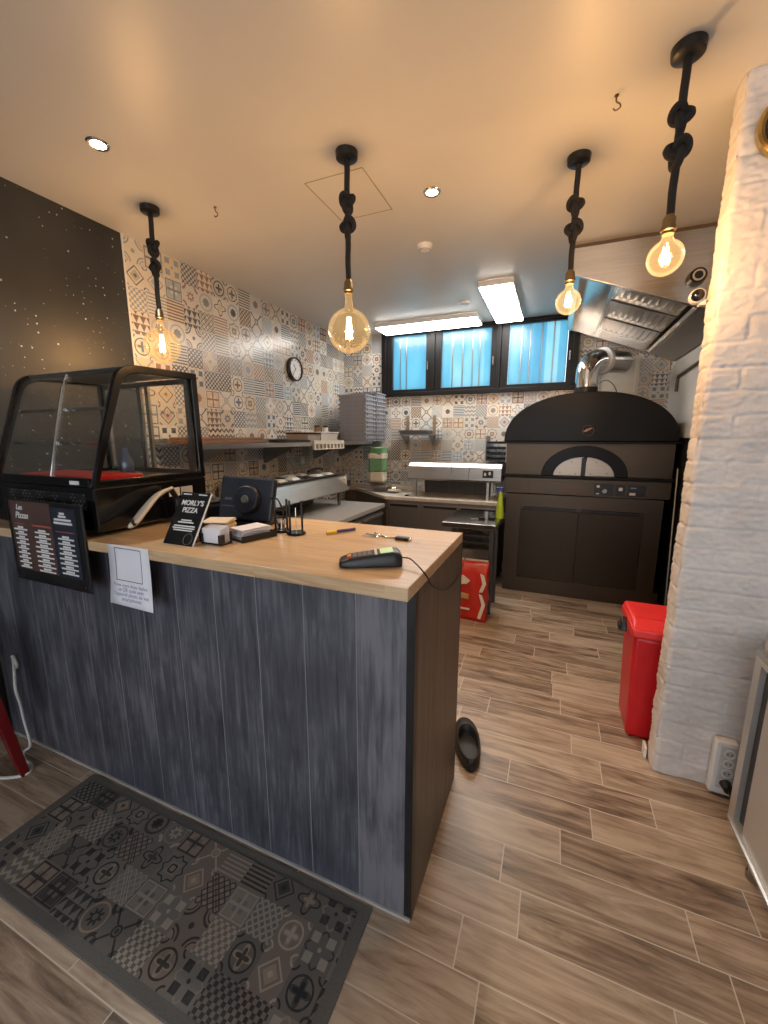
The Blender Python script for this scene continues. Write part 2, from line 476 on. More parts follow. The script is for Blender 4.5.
m_redtext = plain('red_lettering', (.34,.08,.06), .6, var=.02)
m_menu_paper = plain('maroon_menu_sheet', (.085,.048,.040), .5, var=.25, scale=6)
m_menu_blue = plain('navy_menu_sheet', (.020,.024,.040), .5, var=.2, scale=6)
m_glass = clear_glass('clear_glass')
m_case_glass = clear_glass('display_glass', (.975,.985,.98), .06)
m_bulb = clear_glass('amber_bulb_glass', (1.0,.90,.72), .12, glow=.10)
m_bulb_small = clear_glass('amber_small_bulb_glass', (1.0,.90,.72), .12, glow=.24)
m_fil = emit('glowing_filament', (1.0,.56,.20), 90)
m_led = emit('led_panel', (1.0,.96,.90), 15)
m_spot = emit('spot_lens', (1.0,.93,.82), 22)
m_spotw = emit('warm_spot_lens', (1.0,.80,.52), 14)
m_screen = emit('lcd_screen', (.45,.62,.35), .35)
def make_pane():
    m, nt, b = new_mat('frosted_blue_pane')
    nt.nodes.remove(b); out = nt.nodes['Material Output']
    pos, X, Y, Z = position(nt)
    n = noise_tex(nt, combine(nt, X * 3., 0., Z * 1.), 2.2, 3)
    h = N(white(nt, combine(nt, (X / .125 + .3).floor(), 1., 1.)).outputs['Value'])
    c = ramp(nt, n * .6 + h * .4, [(.25, (.22,.44,.54)), (.5, (.29,.53,.61)), (.75, (.45,.61,.65))])
    t = nt.nodes.new('ShaderNodeBsdfTranslucent'); nt.links.new(c, t.inputs[0])
    g = nt.nodes.new('ShaderNodeBsdfGlossy'); g.inputs['Roughness'].default_value = .25
    mx = nt.nodes.new('ShaderNodeMixShader'); mx.inputs[0].default_value = .05
    nt.links.new(t.outputs[0], mx.inputs[1]); nt.links.new(g.outputs[0], mx.inputs[2]); nt.links.new(mx.outputs[0], out.inputs[0])
    return m
m_pane = make_pane()
def make_dots():
    m, nt, b = new_mat('perforated_black')
    pos, X, Y, Z = position(nt)
    row = (Z / .012).floor(); k = (row * .5).fract()
    u = ((X / .022) + k).fract() - .5; v = (Z / .012).fract() - .5
    n = noise_tex(nt, pos, 22, 2)
    d = (u * u * 3.2 + v * v).sqrt().lt(.26) * n.gt(.47)
    nt.links.new(mix(nt, d, (.008, .008, .009), (.30, .30, .31)), b.inputs['Base Color']); b.inputs['Roughness'].default_value = .3  # pale grey dots paint the perforations as lit
    return m

# ------------------------------------------------------------------ the room
CZ, XL, YB, XR = 2.72, -2.52, 4.72, .96
YF, XRF = -2.3, 2.3
struct('floor', B((XL-.1, XRF+.1, YF-.1, YB+.1, -.1, 0)), m_floor)
struct('ceiling', B((XL-.1, XRF+.1, YF-.1, YB+.1, CZ, CZ+.1)), m_ceil)
TE = 1.884
struct('wall_left', B((XL-.1, XL, YF-.1, TE, 0, CZ)), m_black_wall)
struct('wall_left', B((XL-.1, XL+.001, TE+.010, YB+.1, 0, CZ)), m_tile_l)
struct('trim_1', B((XL-.02, XL+.006, TE, TE+.010, 0, CZ)), m_white)
WX0, WX1, WZ0, WZ1 = -1.95, .12, 2.015, 2.70
struct('wall_back', B((XL, WX0, YB, YB+.1, 0, CZ), (WX1, XR+.1, YB, YB+.1, 0, CZ), (WX0, WX1, YB, YB+.1, 0, WZ0), (WX0, WX1, YB, YB+.1, WZ1, CZ)), m_tile_b)
struct('wall_right', B((XR, XR+.1, 2.10, YB+.1, 0, CZ)), m_wallwhite)
struct('wall_right', B((XRF, XRF+.1, YF, 2.10, 0, CZ)), m_wallwhite)
struct('wall_right', B((XR, XRF+.1, 2.10, 2.2, 0, CZ)), m_wallwhite)
struct('wall_front', B((XL, -2.2, YF-.1, YF, 0, CZ), (2.0, XRF, YF-.1, YF, 0, CZ), (-2.2, 2.0, YF-.1, YF, 0, .25), (-2.2, 2.0, YF-.1, YF, 2.45, CZ)), m_wallwhite)
wf = struct('window_2', B((-2.2, 2.0, YF-.06, YF-.05, .25, 2.45)), m_glass)
struct('window_frame', B((-2.2, 2.0, YF-.09, YF-.02, .25, .31), (-2.2, 2.0, YF-.09, YF-.02, 2.39, 2.45), (-2.2, -2.14, YF-.09, YF-.02, .31, 2.39),
        (1.94, 2.0, YF-.09, YF-.02, .31, 2.39), (-.83, -.77, YF-.09, YF-.02, .31, 2.39), (.57, .63, YF-.09, YF-.02, .31, 2.39)), m_blackm, wf)

# kitchen window: black frame, three frosted panes
m_winframe = plain('window_black', (.0045,.0045,.005), .4, var=.1, spec=.25)
fr = B((-1.99, .15, YB-.045, YB+.06, 1.985, 2.03), (-1.99, .15, YB-.045, YB+.06, 2.69, CZ-.002), (-1.99, -1.93, YB-.045, YB+.06, 2.03, 2.69),
       (.10, .15, YB-.045, YB+.06, 2.03, 2.69), (-1.385, -1.335, YB-.045, YB+.06, 2.03, 2.69), (-.655, -.605, YB-.045, YB+.06, 2.03, 2.69))
win = struct('window_1', fr, m_winframe, bevel=.004)
for a, b_, xs in ((-1.93, -1.385, (.0, .21, .40, 1.0)), (-1.335, -.655, (0, .22, .43, .63, .77, 1.0)), (-.605, .10, (0, .22, .37, .57, .77, 1.0))):
    s = BM(); t = .055
    ring_prism(s, [(a,2.03),(b_,2.03),(b_,2.69),(a,2.69)], [(a+t+.02,2.03+t*.6),(b_-t,2.03+t*.6),(b_-t,2.69-t*.4),(a+t+.02,2.69-t*.4)], 'y', YB-.03, YB+.03)
    sash = struct('sash', s, m_winframe, win, bevel=.003)
    h = B((b_-.035, b_-.022, YB-.06, YB-.03, 2.28, 2.36)); cyl(h, (b_-.028, YB-.055, 2.34), (b_-.028, YB-.055, 2.27), .006, seg=10)
    struct('window_handle', h, m_chrome, sash)
    x0, x1 = a+t+.02, b_-t; p = BM()
    for u0, u1 in zip(xs, xs[1:]):
        box(p, x0+(x1-x0)*u0+.003, x0+(x1-x0)*u1-.003, YB+.005, YB+.010, 2.063, 2.668)
    struct('pane', p, m_pane, sash)
    q = BM()
    for u0 in xs[1:-1]: box(q, x0+(x1-x0)*u0-.004, x0+(x1-x0)*u0+.004, YB+.002, YB+.014, 2.063, 2.668)
    struct('glazing_bar', q, m_steel_dark, sash)

# painted brick pillar
def brick_pillar():
    x0, x1, y0, y1 = .509, .835, 1.955, 2.075
    bm = BM(); st = .0062
    per = []
    def seg(ax, ay, bx, by, nx, ny):
        L = math.hypot(bx-ax, by-ay); n = max(2, int(L/st))
        for i in range(n):
            t = i/n; per.append((ax+(bx-ax)*t, ay+(by-ay)*t, nx, ny, L*t, L))
    seg(x0, y1, x0, y0, -1, 0); seg(x0, y0, x1, y0, 0, -1); seg(x1, y0, x1, y1, 1, 0); seg(x1, y1, x0, y1, 0, 1)
    nz = 470; course = .088; rows = []
    for k in range(nz+1):
        z = CZ*k/nz; c = int(z/course); fz = z/course - c
        row = []
        for (x, y, nx, ny, s, L) in per:
            wob = noise.noise(Vector((x*6+c*3.1, y*6, c*1.7)))*.3
            ez = min(fz, 1-fz)*course
            sh = .5 if c % 2 else 0.
            if L > .2: fs = ((s/.22 + sh) % 1.0); es = min(fs, 1-fs)*.22; bi = int(s/.22+sh)
            else: es = 1; bi = 5
            e = min(ez, es) + noise.noise(Vector((x*25, y*25, z*25)))*.004
            d = -.0068*(1 - min(1, max(0, e/.008)))*(.45+1.1*abs(noise.noise(Vector((x*4, c*.9, z*3)))))
            d += .0035*noise.noise(Vector((bi*7.3+nx*3, c*5.1, 2.2))) + .0045*noise.noise(Vector((x*11, y*14, z*14))) + .0030*noise.noise(Vector((x*38, y*38, z*62))) + .0016*noise.noise(Vector((x*90, y*90, z*120)))
            cr = min(s, L-s)
            px, py = x+nx*d, y+ny*d
            if cr < .018:
                q = (.018-cr)*.5; cx, cy = (x0+x1)/2, (y0+y1)/2
                px += (q*.6 if px < cx else -q*.6); py += (q*.6 if py < cy else -q*.6)
            row.append(bm.verts.new((px, py, z)))
        rows.append(row)
    n = len(per)
    for A, Bq in zip(rows, rows[1:]):
        for i in range(n): bm.faces.new((A[i], A[(i+1) % n], Bq[(i+1) % n], Bq[i]))
    bm.faces.new(rows[0][::-1]); bm.faces.new(rows[-1])
    return bm
struct('wall_pillar', brick_pillar(), m_brick, smooth='all')
struct('trim_3', B((XR-.010, XR-.0005, 2.5, YB-.001, 0, 1.50)), m_winframe)
struct('baseboard_right', B((.490, .502, 2.03, 2.085, 0, .055)), m_white, bevel=.003)
struct('trim_2', B((-1.218, -.905, 1.905, 1.908, CZ-.002, CZ+.01), (-1.218, -1.215, 1.905, 2.28, CZ-.002, CZ+.01), (-.908, -.905, 1.905, 2.28, CZ-.002, CZ+.01), (-1.218, -.905, 2.277, 2.28, CZ-.002, CZ+.01)), plain('hatch_gap', (.34,.28,.21), .8))

# ------------------------------------------------------------------ service counter
ct = thing('service_counter', 'dark blue-grey plank fronted service counter with brown end panel', 'counter', (-1.4, 1.27, 0))
obj('front_panel', B((-2.50, -.318, .975, .995, 0, 1.092)), m_plank, ct)
obj('corner_trim', B((-.34, -.316, .974, 1.004, 0, 1.092)), m_blackm, ct, label='black corner strip')
obj('side_panel', B((-.336, -.316, 1.004, 1.56, 0, 1.092)), m_side, ct, label='brown wood end panel')
obj('back_edge', B((-.338, -.3155, 1.56, 1.572, 0, 1.092)), m_blackm, ct)
obj('back_panel', B((-2.50, -.338, 1.545, 1.56, .0, 1.092)), m_side, ct)  # unseen panel, added to block light behind the counter front
obj('sealant_strip', B((-2.50, -.318, .968, .9745, 0, .010)), plain('grey_sealant', (.42,.40,.38), .6), ct, label='pale sealant line along the floor')
wt = obj('worktop', B((-2.505, -.314, .905, 1.560, 1.0935, 1.130)), m_oak, bevel=.0025)
tag(wt, 'light oak worktop running along the top of the service counter', 'worktop')

# doormat
dm = thing('doormat', 'long dark doormat with printed patchwork tile pattern in front of counter', 'doormat', (-1.13, .735, 0))
obj('border', B((-1.825, -.440, .512, .958, .0005, .006)), m_mat_edge, dm, bevel=.003)
obj('pattern_field', B((-1.79, -.48, .545, .925, .006, .0085)), m_mat, dm)

# ------------------------------------------------------------------ display case
CX0, CX1 = -2.215, -1.55
dc = thing('display_case', 'black glass-fronted refrigerated display case on left end of worktop', 'display case', (-1.88, 1.2, 1.13))
obj('base', B((CX0, CX1, .945, 1.47, 1.148, 1.318)), m_glossblack, dc, bevel=.008)
for x in (CX0+.08, CX1-.08):
    for y in (1.0, 1.42):
        bm = BM(); cyl(bm, (x, y, 1.1305), (x, y, 1.149), .022); obj('foot', bm, m_blackp, dc)
obj('vent_grille', B((-2.13, -1.60, .9425, .9455, 1.232, 1.292)), make_dots(), dc)
def case_prof(off=0.):
    pts = [(.948+off*.9, 1.318), (1.000+off*.95, 1.50)]
    c0, c1, c2 = (1.068+off, 1.705-off*.2), (1.085+off, 1.772-off), (1.155+off*.5, 1.782-off)
    for i in range(9):
        t = i/8; pts.append(tuple((1-t)**2*a + 2*t*(1-t)*b_ + t*t*c for a, b_, c in zip(c0, c1, c2)))
    pts.append((1.462-off, 1.790-off)); pts.append((1.470-off, 1.318))
    return pts
for x in (CX0, CX1-.022):
    bm = BM(); po = case_prof(); pi = case_prof(.030); pi[0] = (pi[0][0], 1.343); pi[-1] = (pi[-1][0], 1.343)
    ring_prism(bm, po, pi, 'x', x, x+.022)
    obj('side_frame', bm, m_glossblack, dc, bevel=.003)
    bm = BM(); prism(bm, pi, 'x', x+.008, x+.012); obj('side_glass', bm, m_case_glass, dc)
    tr = BM(); strip_prism(tr, [(y-.002, z) for y, z in po[:5]], po[:5], 'x', x+.003, x+.008)
    obj('edge_trim', tr, m_chrome, dc)
bm = BM(); po = case_prof(.004)[:-1]; pi = case_prof(.009)[:-1]
strip_prism(bm, po[:11], pi[:11], 'x', CX0+.022, CX1-.022); obj('front_glass', bm, m_case_glass, dc, smooth=True)
bm = BM(); strip_prism(bm, case_prof(.001)[8:-1], case_prof(.02)[8:-1], 'x', CX0+.022, CX1-.022); obj('roof', bm, plain('grey_roof', (.10,.11,.11), .3, .3), dc)
obj('floor_tray', B((CX0+.022, CX1-.022, .965, 1.45, 1.318, 1.330)), m_steel_dark, dc)
obj('front_sill', B((CX0+.022, CX1-.022, .944, .962, 1.318, 1.352)), m_glossblack, dc, bevel=.003)
for z in (1.475, 1.610):
    y0 = 1.035 if z < 1.5 else 1.075
    s = obj('shelf', B((CX0+.03, CX1-.03, y0, 1.42, z, z+.006)), m_case_glass, dc)
    obj('shelf_edge', B((CX0+.03, CX1-.03, y0-.006, y0, z-.003, z+.009)), m_chrome, s)
for x in (-1.885,):
    bm = BM(); tube(bm, [(x, .992, 1.331), (x, 1.030, 1.50), (x, 1.082, 1.70), (x, 1.105, 1.755)], .007, 10); obj('mullion', bm, m_chrome, dc, smooth=True)
for x0, x1, y in ((CX0+.024, -1.86, 1.445), (-1.91, CX1-.024, 1.425)):
    bm = BM(); t = .022
    ring_prism(bm, [(x0,1.331),(x1,1.331),(x1,1.765),(x0,1.765)], [(x0+t,1.331+t),(x1-t,1.331+t),(x1-t,1.765-t),(x0+t,1.765-t)], 'y', y, y+.014)
    d = obj('sliding_door', bm, m_steel_dark, dc); obj('door_glass', B((x0+t, x1-t, y+.005, y+.008, 1.331+t, 1.765-t)), m_case_glass, d)
bm = B((-1.60, -1.549, 0, 0, 0, 0)); bm.free()
obj('warning_label', B((CX1-.0005, CX1+.0012, 1.26, 1.315, 1.245, 1.282)), m_white, dc, label='white warning label')
bm = BM(); prism(bm, [(1.278,1.251),(1.300,1.251),(1.289,1.273)], 'x', CX1+.001, CX1+.0018); obj('warning_triangle', bm, m_yellow, dc)
obj('rating_label', B((CX1-.0005, CX1+.0012, 1.322, 1.385, 1.205, 1.282)), plain('grey_label', (.45,.43,.40), .5), dc)
obj('front_badge', B((-1.68, -1.625, 0.9425, .9445, 1.327, 1.341)), m_ltext, dc)
bm = BM(); prism(bm, [(-2.12,1.0),(-1.66,1.0),(-1.62,1.20),(-2.12,1.20)], 'z', 1.3305, 1.352)
tag(obj('tray', bm, m_red, bevel=.006), 'shallow red tray on the floor of the display case', 'tray')
bm = BM(); lathe(bm, [(.001,0),(.026,0),(.030,.01),(.030,.06),(.012,.10),(.010,.125),(.001,.127)], (-1.86, 1.30, 1.3305), 20)
tag(obj('bottle', bm, plain('bluish_bottle', (.16,.18,.24), .15, .3), smooth=True), 'small bluish bottle behind the red tray in the display case', 'bottle')
# pale scoop sticking out of the case side
sc_ = thing('scoop', 'pale scoop sticking out beside the lower side of the display case', 'scoop', (-1.50, 1.10, 1.13))
bm = BM()
pts = smooth_pts([(-1.515, 1.24, 1.285), (-1.50, 1.16, 1.265), (-1.475, 1.08, 1.22), (-1.45, 1.02, 1.185), (-1.435, .99, 1.178)], 6)
rows = []
for i, p in enumerate(pts):
    t = i/(len(pts)-1); w = .022 + .022*math.sin(min(1, t*1.15)*PI*.8); w *= 1 if t < .9 else (1-(t-.9)*6)
    rows.append([bm.verts.new(p + Vector((math.cos(a)*w*.8, math.sin(a)*.0*w + 0, math.sin(a)*w*.35 + .3*w*math.cos(a)))) for a in [k*2*PI/10 for k in range(10)]])
for A, Bq in zip(rows, rows[1:]):
    for k in range(10): bm.faces.new((A[k], A[(k+1) % 10], Bq[(k+1) % 10], Bq[k]))
bm.faces.new(rows[0]); bm.faces.new(rows[-1])
obj('blade', bm, m_cream, sc_, smooth='all')
bm = BM(); cyl(bm, (-1.418, .995, 1.182), (-1.440, 1.0, 1.20), .006, seg=12); obj('hanging_hole', bm, m_blackp, sc_)
bm = BM(); tube(bm, [(-1.515, 1.24, 1.285), (-1.52, 1.27, 1.24), (-1.52, 1.28, 1.131)], .012, 10); obj('handle', bm, m_blackp, sc_)

# ------------------------------------------------------------------ menu board, notice
mb = thing('menu_board', 'black menu board with rows of pale lettering hung on counter front', 'menu board', (-1.79, .89, .92))
bm = B((-2.03, -1.552, .8955, .9045, .925, 1.262)); obj('backing', bm, m_blackp, mb, bevel=.004)
obj('menu_sheet', B((-2.000, -1.737, .8930, .8955, .975, 1.256)), m_menu_paper, mb)
obj('menu_sheet', B((-1.733, -1.590, .8930, .8955, .975, 1.243)), m_menu_blue, mb)
FRONT = lambda x, y, z, tilt=0: Matrix.Translation((x, y, z)) @ Matrix.Rotation(PI/2 - tilt, 4, 'X')
bm = BM()
text_bm(bm, 'Les', .030, FRONT(-1.935, .8925, 1.222), shear=.3, bold=.0005)
text_bm(bm, 'Pizzas', .036, FRONT(-1.925, .8925, 1.188), shear=.3, bold=.0005)
cols = ((-1.945, .090, 9, 1.150), (-1.805, .115, 9, 1.146), (-1.660, .115, 8, 1.135))
rr = random.Random(5)
for cx, w, n, zt in cols:
    for i in range(n):
        z = zt - i*.0195
        for dz, f, hh in ((0, .45, .0075), (-.0085, 1.0, .0062)):
            ww = w*f*(.78+.22*rr.random())/2
            x = cx-ww
            while x < cx+ww:
                l = .008+.014*rr.random(); box(bm, x, min(x+l, cx+ww), .8924, .8930, z+dz-hh/2, z+dz+hh/2); x += l+.0018
for z, w in ((1.224, .03), (1.213, .045), (1.200, .10), (1.187, .11)): box(bm, -1.665-w/2, -1.665+w/2, .8924, .8930, z-.004, z+.004)
obj('lettering', bm, m_ltext, mb)
bm = B((-1.985, -1.915, .8924, .8930, 1.162, 1.166), (-1.865, -1.745, .8924, .8930, 1.160, 1.167), (-1.715, -1.605, .8924, .8930, 1.152, 1.155)); obj('headings', bm, m_redtext, mb)
for x in (-2.01, -1.575):
    bm = BM(); cyl(bm, (x, .8955, .95), (x, .8905, .95), .006, seg=12); obj('screw', bm, m_chrome, mb)
nt_ = thing('notice', 'white paper notice with violet lettering taped to the worktop edge', 'notice', (-1.34, .9, .92))
def sheet_y(z): return .9042 - .020*max(0, (1.131-z)/.215-.15)**2
bm = BM(); rows = []
for i in range(13):
    t = i/12; z = 1.131 - .215*t
    rows.append([[bm.verts.new((-1.443+.206*j/4+.012*t*t*(j/4), sheet_y(z)-dy, z - .004*j/4*t)) for dy in (.0008, 0)] for j in range(5)])
for A, Bq in zip(rows, rows[1:]):
    for j in range(4):
        for q in (0, 1): bm.faces.new((A[j][q], A[j+1][q], Bq[j+1][q], Bq[j][q]))
    for j in (0, 4): bm.faces.new((A[j][0], A[j][1], Bq[j][1], Bq[j][0]))
for R_ in (rows[0], rows[-1]):
    for j in range(4): bm.faces.new((R_[j][0], R_[j+1][0], R_[j+1][1], R_[j][1]))
obj('sheet', bm, m_paper, nt_, smooth='all')
def on_sheet(bm):
    for v in bm.verts: v.co.y = sheet_y(v.co.z) - .0010 + v.co.y
    return bm
z1, z0, x0, x1 = 1.122, 1.006, -1.408, -1.278; bm = BM()
for k in range(12):
    za, zb = z1+(z0-z1)*k/12, z1+(z0-z1)*(k+1)/12
    for xx in (x0, x1): box(bm, xx, xx+.0022, -.0004, 0, zb, za)
for zz in (z1, z0): box(bm, x0, x1+.0022, -.0004, 0, zz-.0022, zz)
obj('printed_frame', on_sheet(bm), m_blackp, nt_)
bm = BM()
for i, q in enumerate(('Faites votre choix, flashez', 'ce QR code avec', "l'appareil photo de vos", 'smartphones')):
    text_bm(bm, q, .0165 if i == 0 else .0190, FRONT(-1.338+i*.002, 0, .982-i*.0165), extrude=.0002)
obj('lettering', on_sheet(bm), m_dtext, nt_)

# standing card
ca = thing('counter_sign', 'black tilted card with white shop lettering standing beside display case', 'sign', (-1.20, 1.03, 1.13))
Mc = Matrix.Translation((-1.200, .988, 1.1305)) @ Matrix.Rotation(math.radians(90-31), 4, 'X')
def card_box(x0, x1, v0, v1, d0, d1):
    bm = B((x0, x1, v0, v1, d0, d1)); bmesh.ops.transform(bm, matrix=Mc, verts=bm.verts[:]); return bm
obj('card', card_box(-.070, .070, 0, .200, -.003, 0), m_blackp, ca)
obj('acrylic_edge', card_box(.070, .073, 0, .200, -.004, .001), m_white, ca)
bm = BM()
for s, z, sz in (("MORLY'S", .150, .027), ('PIZZA', .122, .027)):
    text_bm(bm, s, sz, Mc @ Matrix.Translation((0, z, .0004)), bold=.0006)
for z, w in ((.092, .05), (.084, .075), (.070, .10), (.062, .105), (.054, .09)):
    q = card_box(-w/2, w/2, z-.0022, z+.0022, .0001, .0008); me = bpy.data.meshes.new('t'); q.to_mesh(me); q.free(); bm.from_mesh(me); bpy.data.meshes.remove(me)
for x in (-.045, .03):
    q = card_box(x-.015, x+.025, .190, .194, .0001, .0008); me = bpy.data.meshes.new('t'); q.to_mesh(me); q.free(); bm.from_mesh(me); bpy.data.meshes.remove(me)
obj('lettering', bm, m_ltext, ca)
bm = BM()
for r in (.02,):
    tube(bm, [Mc @ Vector((.038+r*math.cos(a), .024+r*math.sin(a), .0008)) for a in [k*2*PI/24 for k in range(24)]], .001, 6, closed=True)
obj('emblem', bm, plain('dim_grey', (.14,.13,.13), .5), ca)
bm = BM(); prism(bm, [(1.0, 1.1305), (1.003, 1.1305), (1.085, 1.285), (1.082, 1.285)], 'x', -1.215, -1.185); prism(bm, [(1.0, 1.1305), (1.10, 1.1305), (1.10, 1.134), (1.0, 1.134)], 'x', -1.24, -1.16); prism(bm, [(1.097, 1.134), (1.10, 1.134), (1.088, 1.285), (1.085, 1.285)], 'x', -1.215, -1.185)
obj('stand', bm, m_blackp, ca)

# card holder, leaflets
ch = thing('card_holder', 'small black holder of white cards in front of the leaflets', 'card holder', (-1.09, 1.06, 1.13))
bm = B((-1.140, -1.040, 1.035, 1.085, 1.1305, 1.136), (-1.140, -1.126, 1.030, 1.050, 1.136, 1.168), (-1.054, -1.040, 1.030, 1.050, 1.136, 1.168), (-1.140, -1.040, 1.080, 1.085, 1.136, 1.175))
obj('holder', bm, m_blackp, ch, bevel=.002)
bm = BM()
for i in range(14):
    q = random.uniform(-.002, .002); box(bm, -1.132+q, -1.048+q, 1.037+i*.003, 1.0388+i*.003, 1.1365, 1.186+i*.0006)
o = obj('card_stack', bm, m_paper); tag(o, 'stack of white cards standing in the small black holder', 'cards')
def leaflet(label, cx, cy, z, w, l, n, rot, mat):
    bm = BM()
    for i in range(n):
        a = rot + random.uniform(-.05, .05); dx, dy = random.uniform(-.004, .004), random.uniform(-.004, .004)
        q = BM(); box(q, -w/2, w/2, -l/2, l/2, 0, .0012); bmesh.ops.transform(q, matrix=Matrix.Translation((cx+dx, cy+dy, z+i*.0034)) @ Matrix.Rotation(a, 4, 'Z') @ Matrix.Rotation(.012, 4, 'Y'), verts=q.verts[:])
        me = bpy.data.meshes.new('t'); q.to_mesh(me); q.free(); bm.from_mesh(me); bpy.data.meshes.remove(me)
    tag(obj('leaflet_stack', bm, mat), label, 'leaflets')
leaflet('cream stack of leaflets behind the small card holder', -1.187, 1.168, 1.1315, .10, .11, 17, .42, m_cream_paper)
leaflet('white stack of leaflets lying in the black tray on worktop', -1.030, 1.172, 1.1352, .080, .120, 12, -.30, m_paper)
bm = BM()
for q in ((-.052,.052,-.072,.075,0,.004),(-.052,-.049,-.072,.075,.004,.022),(.049,.052,-.072,.075,.004,.022),(-.049,.049,.072,.075,.004,.022)): box(bm, *q)
bmesh.ops.transform(bm, matrix=Matrix.Translation((-1.030, 1.174, 1.1305)) @ Matrix.Rotation(-.30, 4, 'Z'), verts=bm.verts[:])
tag(obj('paper_tray', bm, m_blackp), 'low black open tray holding white leaflets beside the till', 'tray')

# till seen from behind
pt = thing('till_screen', 'black touch screen till seen from behind in front of salad bar', 'till', (-1.14, 1.36, 1.13))
Mt = Matrix.Translation((-1.205, 1.345, 1.235)) @ Matrix.Rotation(math.radians(-14), 4, 'X') @ Matrix.Rotation(math.radians(8), 4, 'Z')
def T(bm): bmesh.ops.transform(bm, matrix=Mt, verts=bm.verts[:]); return bm
obj('screen_housing', T(B((-.128, .128, 0, .035, -.085, .105))), m_navy, pt, bevel=.010)
bm = BM(); cyl(bm, (.015, 0, .005), (.015, -.028, .005), .064, .056, 40); obj('rear_hub', T(bm), m_navy, pt, bevel=.003, smooth=True)
bm = BM(); cyl(bm, (.015, -.028, .005), (.015, -.034, .005), .018, .015, 24); obj('hub_cap', T(bm), m_steel_dark, pt)
obj('rear_badge', T(B((-.10, -.065, -.0015, 0, .0, .010), (-.112, -.05, -.0015, 0, -.028, -.024))), plain('dim_print', (.10,.11,.14), .5), pt)
bm = BM(); prism(bm, [(1.25,1.1305),(1.50,1.1305),(1.50,1.150),(1.40,1.158),(1.26,1.146)], 'x', -1.30, -1.10); obj('foot_plate', bm, m_glossblack, pt, bevel=.004)
bm = BM(); tube(bm, smooth_pts([(-1.20, 1.41, 1.175), (-1.20, 1.37, 1.195), (-1.198, 1.35, 1.215), (-1.195, 1.355, 1.24)], 6), .030, 14); obj('neck', bm, m_blackp, pt, smooth=True)
bm = BM(); tube(bm, smooth_pts([(-1.085, 1.36, 1.25), (-1.05, 1.36, 1.25), (-1.035, 1.37, 1.21), (-1.035, 1.385, 1.16), (-1.02, 1.38, 1.136)], 6), .0035, 8); obj('cable', bm, m_blackp, pt, smooth=True)
rp = thing('receipt_printer', 'low black receipt printer between display case and till', 'printer', (-1.41, 1.34, 1.13))
obj('body', B((-1.475, -1.345, 1.26, 1.42, 1.1305, 1.215)), m_blackp, rp, bevel=.010); obj('lid', B((-1.465, -1.355, 1.27, 1.41, 1.215, 1.228)), m_navy, rp, bevel=.005); obj('paper_slot', B((-1.45, -1.37, 1.258, 1.262, 1.195, 1.200)), m_steel_dark, rp)

# two stands with round bases
def round_stand(label, x, y, contents):
    t = thing('glass_stand', label, 'stand', (x, y, 1.13), 'round based black stands beside the till')
    bm = BM(); lathe(bm, [(.001,.0005),(.036,.0005),(.038,.004),(.034,.010),(.001,.011)], (x, y, 1.13), 32); obj('round_base', bm, m_glossblack, t, smooth=True)
    for s in (-1, 1):
        bm = BM(); cyl(bm, (x+s*.024, y+.006*s, 1.140), (x+s*.024, y+.006*s, 1.262), .0042, seg=12); obj('post', bm, m_blackm, t, smooth=True)
    if contents == 'spindle':
        bm = BM(); cyl(bm, (x, y, 1.140), (x, y, 1.235), .0015, seg=8); obj('spindle', bm, m_chrome, t)
    else:
        bm = BM(); cyl(bm, (x, y, 1.141), (x, y, 1.180), .016, .018, 24); obj('cup', bm, m_chrome, t, smooth=True)
        bm = BM(); tube(bm, [(x+.024*math.cos(a), y+.024*math.sin(a), 1.222) for a in [k*2*PI/24 for k in range(24)]], .003, 8, closed=True); obj('ring', bm, m_blackm, t)
round_stand('black round based stand with ring and small steel cup, nearest the till', -.990, 1.302, 'cup')
round_stand('black round based stand with bare spindle, farther from the till', -.908, 1.285, 'spindle')

# payment terminal
Mp = Matrix.Translation((-.482, 1.048, 1.1305)) @ Matrix.Rotation(math.radians(27), 4, 'Z')
te = thing('payment_terminal', 'black handheld card payment terminal with cable lying on worktop', 'payment terminal', (-.482, 1.048, 1.13))
def TP(bm): bmesh.ops.transform(bm, matrix=Mp, verts=bm.verts[:]); return bm
bm = BM(); sec = []
for x, w, h in ((-.092,.026,.012),(-.086,.032,.020),(-.06,.036,.028),(-.02,.036,.034),(.03,.036,.040),(.065,.037,.044),(.083,.036,.042),(.092,.033,.030)):
    sec.append([bm.verts.new(p) for p in ((x,-w,.0),(x,w,.0),(x,w,h*.7),(x,w*.82,h),(x,-w*.82,h),(x,-w,h*.7))])
for A, Bq in zip(sec, sec[1:]):
    for k in range(6): bm.faces.new((A[k], A[(k+1) % 6], Bq[(k+1) % 6], Bq[k]))
bm.faces.new(sec[0]); bm.faces.new(sec[-1])
obj('shell', TP(bm), m_blackp, te, bevel=.004, smooth=True)
def slope(x): return .0285 + (x+.06)*.125
def keyquad(bm, x0, x1, y0, y1, t=.0014):
    vs = [bm.verts.new((x, y, slope(x)+dz)) for dz in (-.002, t) for x, y in ((x0,y0),(x1,y0),(x1,y1),(x0,y1))]
    for f in ((3,2,1,0),(4,5,6,7),(0,1,5,4),(1,2,6,5),(2,3,7,6),(3,0,4,7)): bm.faces.new([vs[i] for i in f])
bm = BM(); keyquad(bm, .028, .066, -.024, .024); obj('screen', TP(bm), m_screen, te, label='lit greenish display')
bm = BM(); keyquad(bm, .012, .019, -.028, .028, .003); obj('paper_bar', TP(bm), m_ltext, te)
